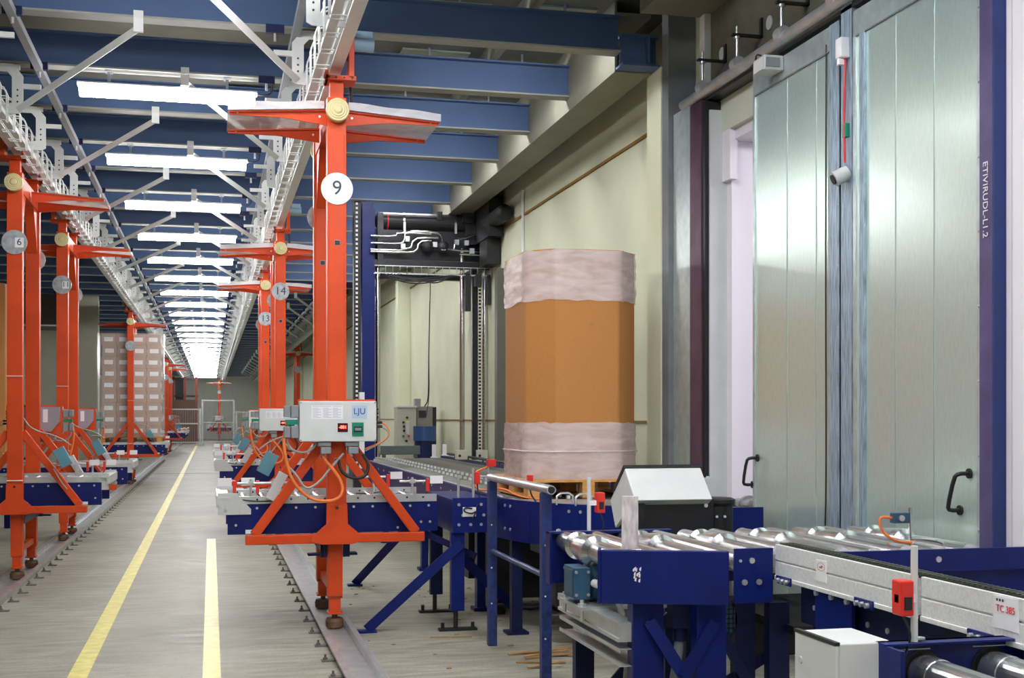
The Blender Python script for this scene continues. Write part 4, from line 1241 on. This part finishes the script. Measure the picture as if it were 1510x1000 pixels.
b = B(); b.tube([(1.81, 5.74, .80), (1.84, 5.70, .80), (1.88, 5.62, .70), (1.89, 5.55, .55), (1.87, 5.55, .3), (1.88, 5.5, .03)], .014, 8); b.build('motor_cable', GRCABLE, t)
b = B(); b.bx(2.0, 2.09, 5.26, 5.34, .66, .78).cyl((2.045, 5.3, .60), (2.045, 5.3, .66), .03, n=12); b.build('cable_box', NAVY2, t)
b = B(); b.tube([(2.045, 5.3, .62), (2.04, 5.31, .5), (2.0, 5.32, .3), (1.98, 5.3, .03)], .022, 10); b.build('cable_hose', MGREY, t)
b = B(); b.lathe((2.30, 5.52, .66), (0, -1, 0), [(0, .10), (.05, .105), (.07, .09)], 26)
for k in range(-3, 4): b.bx(2.30 - .08, 2.30 + .08, 5.448, 5.452, .66 + k * .022, .666 + k * .022, BLACK).bx(2.30 + k * .022, 2.306 + k * .022, 5.448, 5.452, .58, .74, BLACK)
b.build('fan_cover', MOTOR, t)
b = B(); b.bx(2.6, 3.5, 5.3, 6.3, .60, .64).bx(2.45, 2.9, 5.6, 6.1, .45, .6); b.build('under_tray', BLACK, t)
# stake
R = Matrix.Rotation(math.radians(-19), 3, 'Z')
o = B().bx(1.757, 1.83, 5.235, 5.262, 1.021, 1.255, rot=R).build('wooden_stake', STAKE, None, .002)
tag(o, 'short whitewashed wooden stake standing behind the blue end panel', 'stake')
sensor2 = thing('light_sensor', 'small blue light sensor with orange cable standing behind the rollers before the door', 'sensor', (3.3, 5.55, .98))
b = B(); b.cyl((3.33, 5.52, 1.0), (3.33, 5.52, 1.16), .008, n=8); b.tube([(3.33, 5.52, 1.005), (3.45, 5.48, 1.0), (3.5, 5.45, .97)], .008, 6); b.build('rod', CHROME, sensor2)
b = B(); b.bx(3.23, 3.32, 5.50, 5.54, 1.085, 1.135).cyl((3.27, 5.50, 1.11), (3.27, 5.49, 1.11), .015, n=12, m=GALV); b.build('sensor_head', MOTOR, sensor2, .004)
b = B(); b.tube([(3.23, 5.52, 1.11), (3.16, 5.52, 1.12), (3.17, 5.52, 1.05), (3.24, 5.50, .995), (3.34, 5.50, .99)], .007, 6); b.build('cable', ORCABLE, sensor2)

# white hooded drive behind
t = thing('hooded_drive', 'white sloping hood over a black drive between octabin and gate', 'machine hood', (2.6, 7.1, 0))
prof = [(6.90, 1.12), (7.09, 1.30), (7.37, 1.09), (7.27, .93)]
b = B(); b.prism(prof, 'x', 2.39, 2.87); b.build('hood', WHITEP, t, .006)
b = B(); b.prism([(7.085, 1.302), (7.10, 1.318), (7.30, 1.165), (7.285, 1.15)], 'x', 2.385, 2.875); b.build('hood_lid', BLACK, t)
b = B(); b.bx(2.875, 2.905, 6.99, 7.05, 1.14, 1.24).cyl((2.89, 7.02, 1.13), (2.89, 7.02, 1.25), .012, n=8); b.build('hinge', LGREY, t)
b = B(); b.bx(2.41, 2.90, 6.96, 7.26, .45, 1.118).bx(2.40, 2.46, 6.93, 6.97, .7, 1.1); b.cyl((2.85, 6.959, 1.08), (2.85, 6.95, 1.08), .012, n=8, m=PAPER)
b.build('drive_case', BLACK, t)
b = B(); b.lathe((3.02, 7.2, .7), (0, 0, 1), [(0, .1), (.36, .1), (.38, .115), (.40, .115), (.41, .09)], 24); b.cyl((2.98, 7.105, 1.0), (2.98, 7.095, 1.0), .008, n=8, m=PAPER).cyl((3.03, 7.1, 1.0), (3.03, 7.09, 1.0), .008, n=8, m=PAPER); b.build('drive_motor', BLACK, t)
b = B(); b.bx(2.5, 2.56, 7.0, 7.06, .001, .45).bx(2.8, 2.86, 7.15, 7.2, .001, .45); b.build('stand', NAVY2, t)
b = B(); b.bx(2.95, 3.45, 7.1, 7.14, .70, .90).bx(2.95, 3.60, 7.0, 7.04, .80, .85); b.build('bed_plate', DARK, t)

# ================================================================ CHAIN CONVEYOR
t = thing('chain_conveyor', 'aluminium chain conveyor with paper labels running to the right edge', 'conveyor', (2.52, 4, 0))
for y0, y1 in ((4.07, 5.225), (1.6, 4.03)):
    b = B(); b.bx(2.475, 2.49, y0, y1, .96, 1.03).bx(2.475, 2.49, y0, y1, .89, .952).bx(2.483, 2.56, y0, y1, .885, 1.02).bx(2.47, 2.49, y0, y1, .872, .89)
    b.build('profile', ALU, t, .002)
b = B(); b.bx(2.492, 2.545, 1.6, 5.21, 1.02, 1.036); ch = b.build('chain', BLACK, t)
b = B()
for i in range(116):
    y = 1.7 + i * .03
    b.bx(2.494, 2.514, y, y + .018, 1.036, 1.041).bx(2.522, 2.543, y + .012, y + .030, 1.036, 1.041)
o = b.build('chain_links', mat('oiled_chain', (.10, .115, .09), .35, .7, var=.3, scale=40), ch); o['kind'] = 'stuff'
for y in (5.12, 4.42, 3.66, 3.1):
    b = B(); b.bx(2.462, 2.47, y - .07, y + .07, .86, .895)
    for k in (-.04, 0, .04): b.cyl((2.462, y + k, .875), (2.448, y + k, .875), .011, n=6, m=GALV)
    b.build('clip_plate', NAVY, t)
b = B(); b.bx(2.485, 2.50, 4.55, 4.86, .62, .874)
for y in (4.84, 4.71, 4.58): bolt(b, (2.485, y, .862), (-1, 0, 0), .013, h=.012)
b.build('bracket_plate', NAVY, t)
b = B(); b.bx(2.53, 2.595, 2.0, 5.08, .70, .872).bx(2.54, 2.60, 4.9, 4.98, .02, .7).bx(2.54, 2.60, 3.9, 3.98, .02, .7)
for y in (4.95, 4.5, 4.35, 3.8): bolt(b, (2.53, y, .78), (-1, 0, 0), .012)
b.build('under_frame', NAVY2, t)
b = B(); b.bx(2.473, 2.475, 4.74, 4.83, .915, 1.005); s = b.build('paper_sticker', PAPER, t)
b = B()
for i in range(14):
    a = 2 * PI * i / 14
    yy, zz = 4.785 - .032 * math.cos(a), .978 + .017 * math.sin(a)
    b.bx(2.4722, 2.473, yy - .003, yy + .003, zz - .002, zz + .002, INKRED if i % 3 else INKBROWN)
b.bx(2.4722, 2.473, 4.775, 4.80, .972, .979, INKBROWN).bx(2.4722, 2.473, 4.77, 4.785, .976, .984, INKBROWN)
b.build('sticker_emblem', INKBROWN, s)
b = B(); b.bx(2.473, 2.475, 3.47, 3.60, .92, 1.025); s = b.build('paper_sticker', PAPER, t)
text('sticker_writing', 'TC 385', .032, (2.472, 3.535, .985), FACE_LEFT, INKRED, s)
b = B()
for yy in (3.58, 3.565, 3.55): b.bx(2.4722, 2.473, yy - .004, yy + .004, 1.008, 1.016)
b.build('sticker_print', INKDARK, s)

# ================================================================ NEAREST CONVEYOR, BOTTOM RIGHT
t = thing('roller_conveyor', 'navy roller conveyor in the bottom right corner with thick rollers towards the viewer', 'conveyor', (2.6, 3.4, 0))
b = B(); b.bx(2.02, 4.4, 3.53, 3.555, .55, .90).bx(2.02, 4.4, 3.49, 3.555, .893, .90).bx(2.02, 2.035, 3.40, 3.53, .55, .895)
bolt(b, (2.16, 3.53, .905), (0, 0, 1), .02)
b.bx(2.06, 2.2, 3.528, 3.53, .872, .876, LGREY).bx(2.35, 2.5, 3.528, 3.53, .872, .876, LGREY)
for k in range(9):
    x = 2.17 + .245 * k
    b.cyl((x, 3.531, .80), (x, 3.527, .80), .072, n=24, m=BLACK).cyl((x, 3.531, .888), (x, 3.527, .888), .007, n=8, m=BLACK)
b.build('side_frame', NAVY, t, .003)
b = B(); b.bx(2.02, 4.4, 2.30, 2.325, .55, .90); b.build('side_frame', NAVY, t)
for k in range(9):
    x = 2.17 + .245 * k
    b = B(); b.lathe((x, 3.525, .80), (0, -1, 0), [(0, .05), (.012, .06), (.10, .06), (.103, .0575), (1.1, .0575), (1.2, .04)], 28); b.build('roller', ROLL, t)
for x in (2.1, 3.4):
    for y in (3.45, 2.36): B().bx(x, x + .08, y, y + .06, .001, .55).build('leg', NAVY, t)
t2 = sensor('red sensor clamped to a white rod on the bottom right conveyor', 2.135, 3.515, .901, 1.20, .985, dx=-.04)
t = thing('switch_cabinet', 'small white wall-type cabinet with dark door seal at the bottom edge', 'cabinet', (1.97, 3.66, 0))
B().bx(1.885, 2.075, 3.53, 3.80, .30, .90).build('body', WHITEP, t, .004)
b = B(); b.bx(1.872, 1.884, 3.525, 3.805, .30, .895); dr = b.build('door', WHITEP, t, .003)
B().bx(1.870, 1.886, 3.525, 3.805, .896, .906).build('door_seal', DARK, t)
b = B(); b.cyl((1.872, 3.76, .81), (1.868, 3.76, .81), .012, n=14); b.build('door_lock', LGREY, dr)
b = B(); b.bx(1.92, 1.96, 3.6, 3.64, .001, .30).bx(2.0, 2.04, 3.7, 3.74, .001, .30); b.build('stand', NAVY2, t)

# ================================================================ LEFT SIDE AND FAR END
pl2 = pallet('wooden pallet under the film-wrapped carton stack on the left carrier', -1.85, 31.62, 1.0, 1.4, .9)
first = None
for c in range(4):
    for r in range(2):
        for k in range(9):
            x = -1.85 - .51 + c * .34 + (.02 if k % 2 else 0); y = 31.38 + r * .42; z = 1.146 + k * .272
            if first is None:
                ct = thing('carton', 'x', 'carton', (x, y, z))
                B().bx(x - .165, x + .165, y - .205, y + .205, z, z + .268).build('box', CARD2, ct)
                b = B(); b.bx(x - .10, x + .10, y - .2065, y - .2055, z + .09, z + .19).bx(x + .1655, x + .1665, y - .10, y + .10, z + .09, z + .19); b.build('label_sheet', PAPER, ct)
                first = ct; o = ct
            else:
                o = copy_tree(first); o.location = (x, y, z)
            o['label'] = 'brown carton with white label sheet inside the film-wrapped stack on the left'
            o['group'] = 'cartons of the wrapped stack'
o = B().bx(-2.62, -1.10, 31.155, 32.02, 1.146, 3.62)
P = o.build('stretch_film', FILMB)
tag(P, 'clear glossy stretch film wrapped around the carton stack on the left', 'film')
t = thing('octabin', 'tan cardboard container at the left edge behind the number 6 carrier', 'container', (-3.2, 18.9, 0))
b = B(); b.prism([(-3.6, 18.2), (-2.95, 18.2), (-2.75, 18.4), (-2.75, 19.2), (-2.95, 19.4), (-3.6, 19.4), (-3.8, 19.2), (-3.8, 18.4)], 'z', 1.12, 3.45); b.build('body', CARD, t, .01)
B().bx(-3.8, -2.75, 18.2, 19.4, .98, 1.119).build('pallet_base', WOOD, t)
t = thing('roller_conveyor', 'navy conveyor carrying the tan container at the left edge', 'conveyor', (-3.3, 18.8, 0))
for y in (18.1, 19.4): B().bx(-5, -2.72, y, y + .03, .72, .97).build('side_frame', NAVY, t)
for k in range(12):
    b = B(); b.cyl((-4.9 + .19 * k, 18.14, .935), (-4.9 + .19 * k, 19.39, .935), .04, n=12); b.build('roller', ROLL, t)
for x in (-4.8, -2.9):
    for y in (18.15, 19.3): B().bx(x, x + .08, y, y + .08, .001, .72).build('leg', NAVY, t)
o = B().prism([(3.66, -4.1), (4.4, -4.1), (4.4, -3.3), (3.95, -3.3)], 'y', 30.5, 32.0)
b = B(); b.bx(-4.3, -3.45, 30.5, 32.0, 3.70, 4.45); b.bx(-4.3, -3.44, 30.49, 30.5, 3.70, 3.74, LGREY)
h = b.build('extractor_hood', mat('dark_brown_hood', (.07, .05, .045), .5)); tag(h, 'dark brown hood hanging between the left orange columns', 'hood')
for x in (-4.2, -3.55):
    B().bx(x - .02, x + .02, 31, 31.04, 4.45, 4.91).build('hanger', DARK, h)

def fence(label, x0, x1, y, h, mid):
    t = thing('mesh_fence', label, 'fence', ((x0 + x1) / 2, y, 0))
    for x in (x0, x1): B().bx(x - .05, x + .05, y - .04, y + .04, 0, h).build('post', WHITEP, t)
    for z in (h - .06, mid, .15): B().bx(x0 + .05, x1 - .05, y - .03, y + .03, z - .035, z + .035).build('rail', WHITEP, t)
    b = B()
    n = int((x1 - x0) / .1)
    for i in range(1, n): b.bx(x0 + i * .1 - .006, x0 + i * .1 + .006, y - .006, y + .006, .15, h)
    b.build('mesh', LGREY, t)
    return t
fence('white-framed mesh fence across the far left end of the aisle', -2.45, -.62, 76, 2.15, 1.25)
fence('tall white-framed mesh gate at the far end, right of the aisle', -.50, 1.35, 78, 2.7, 1.3)
fence('lower white mesh fence running to the cream wall at the far right end', 1.5, 3.7, 78, 2.0, 1.0)
o = B().bx(-3.2, -.9, 80, 81, 0, 2.7).build('storage_crate', mat('dark_brown_crate', (.16, .09, .06), .7)); tag(o, 'dark brown crate wall behind the left fence at the far end', 'crate')
t = thing('storage_rack', 'dark rack with red uprights above the brown crate at the far end', 'rack', (-2, 82, 0))
for x in (-3.0, -2.3, -1.6, -.9): B().bx(x - .07, x + .07, 82, 82.14, 0, 4.2).build('upright', mat('dark_red_rack', (.25, .03, .02), .5), t)
for z in (2.9, 4.0): B().bx(-3.1, -.8, 82.14, 82.24, z, z + .12).build('rack_beam', DARK, t)
for x in (-2.65, -1.95): B().bx(x - .25, x + .25, 82.3, 82.9, 2.72, 4.0).build('dark_load', BLACK, t)
# floor litter
t = thing('wood_splinters', 'broken pale wood splinters on the floor between the guard rail posts', 'wood scraps', (2.15, 8.1, 0))
rr = random.Random(11)
for i in range(10):
    x = 2.02 + rr.uniform(0, .36); y = 8.0 + rr.uniform(-.25, .35); a = rr.uniform(-.5, .5); L = rr.uniform(.10, .26)
    b = B(); b.bar((x - L * math.cos(a), y - L * math.sin(a) * .6, .006), (x + L * math.cos(a), y + L * math.sin(a) * .6, .012 + .01 * (i % 3)), .02 + .01 * (i % 2), .009, ref=(0, 0, 1)); b.build('splinter', DEBRIS, t)
o = B().bar((1.55, 9.0, .005), (1.85, 8.95, .006), .02, .006, ref=(0, 0, 1)).build('wood_sliver', DEBRIS); tag(o, 'single wood sliver lying flat left of the transfer stand foot', 'wood scrap')
b = B()
rr = random.Random(3)
for i in range(60):
    x = rr.choice([rr.uniform(.75, 2.0), rr.uniform(2.0, 3.2)]); y = rr.uniform(7.6, 12)
    s_ = rr.uniform(.006, .02)
    b.bx(x - s_, x + s_, y - s_ * .6, y + s_ * .6, .0005, .004 + s_ * .2)
o = b.build('floor_crumbs', DEBRIS); tag(o, 'scattered dark crumbs and chips on the concrete by the right guide channel', 'litter', kind='stuff')
t = thing('paper_tag', 'crumpled white paper with dark print on the floor under the roller conveyor', 'paper', (2.75, 6.75, 0))
R = Matrix.Rotation(math.radians(-14), 3, 'X')
B().bx(2.66, 2.86, 6.7, 6.72, .004, .09, rot=R).build('sheet', PAPER, t)
B().bx(2.76, 2.80, 6.69, 6.695, .02, .07, rot=R).build('print', INKDARK, t)
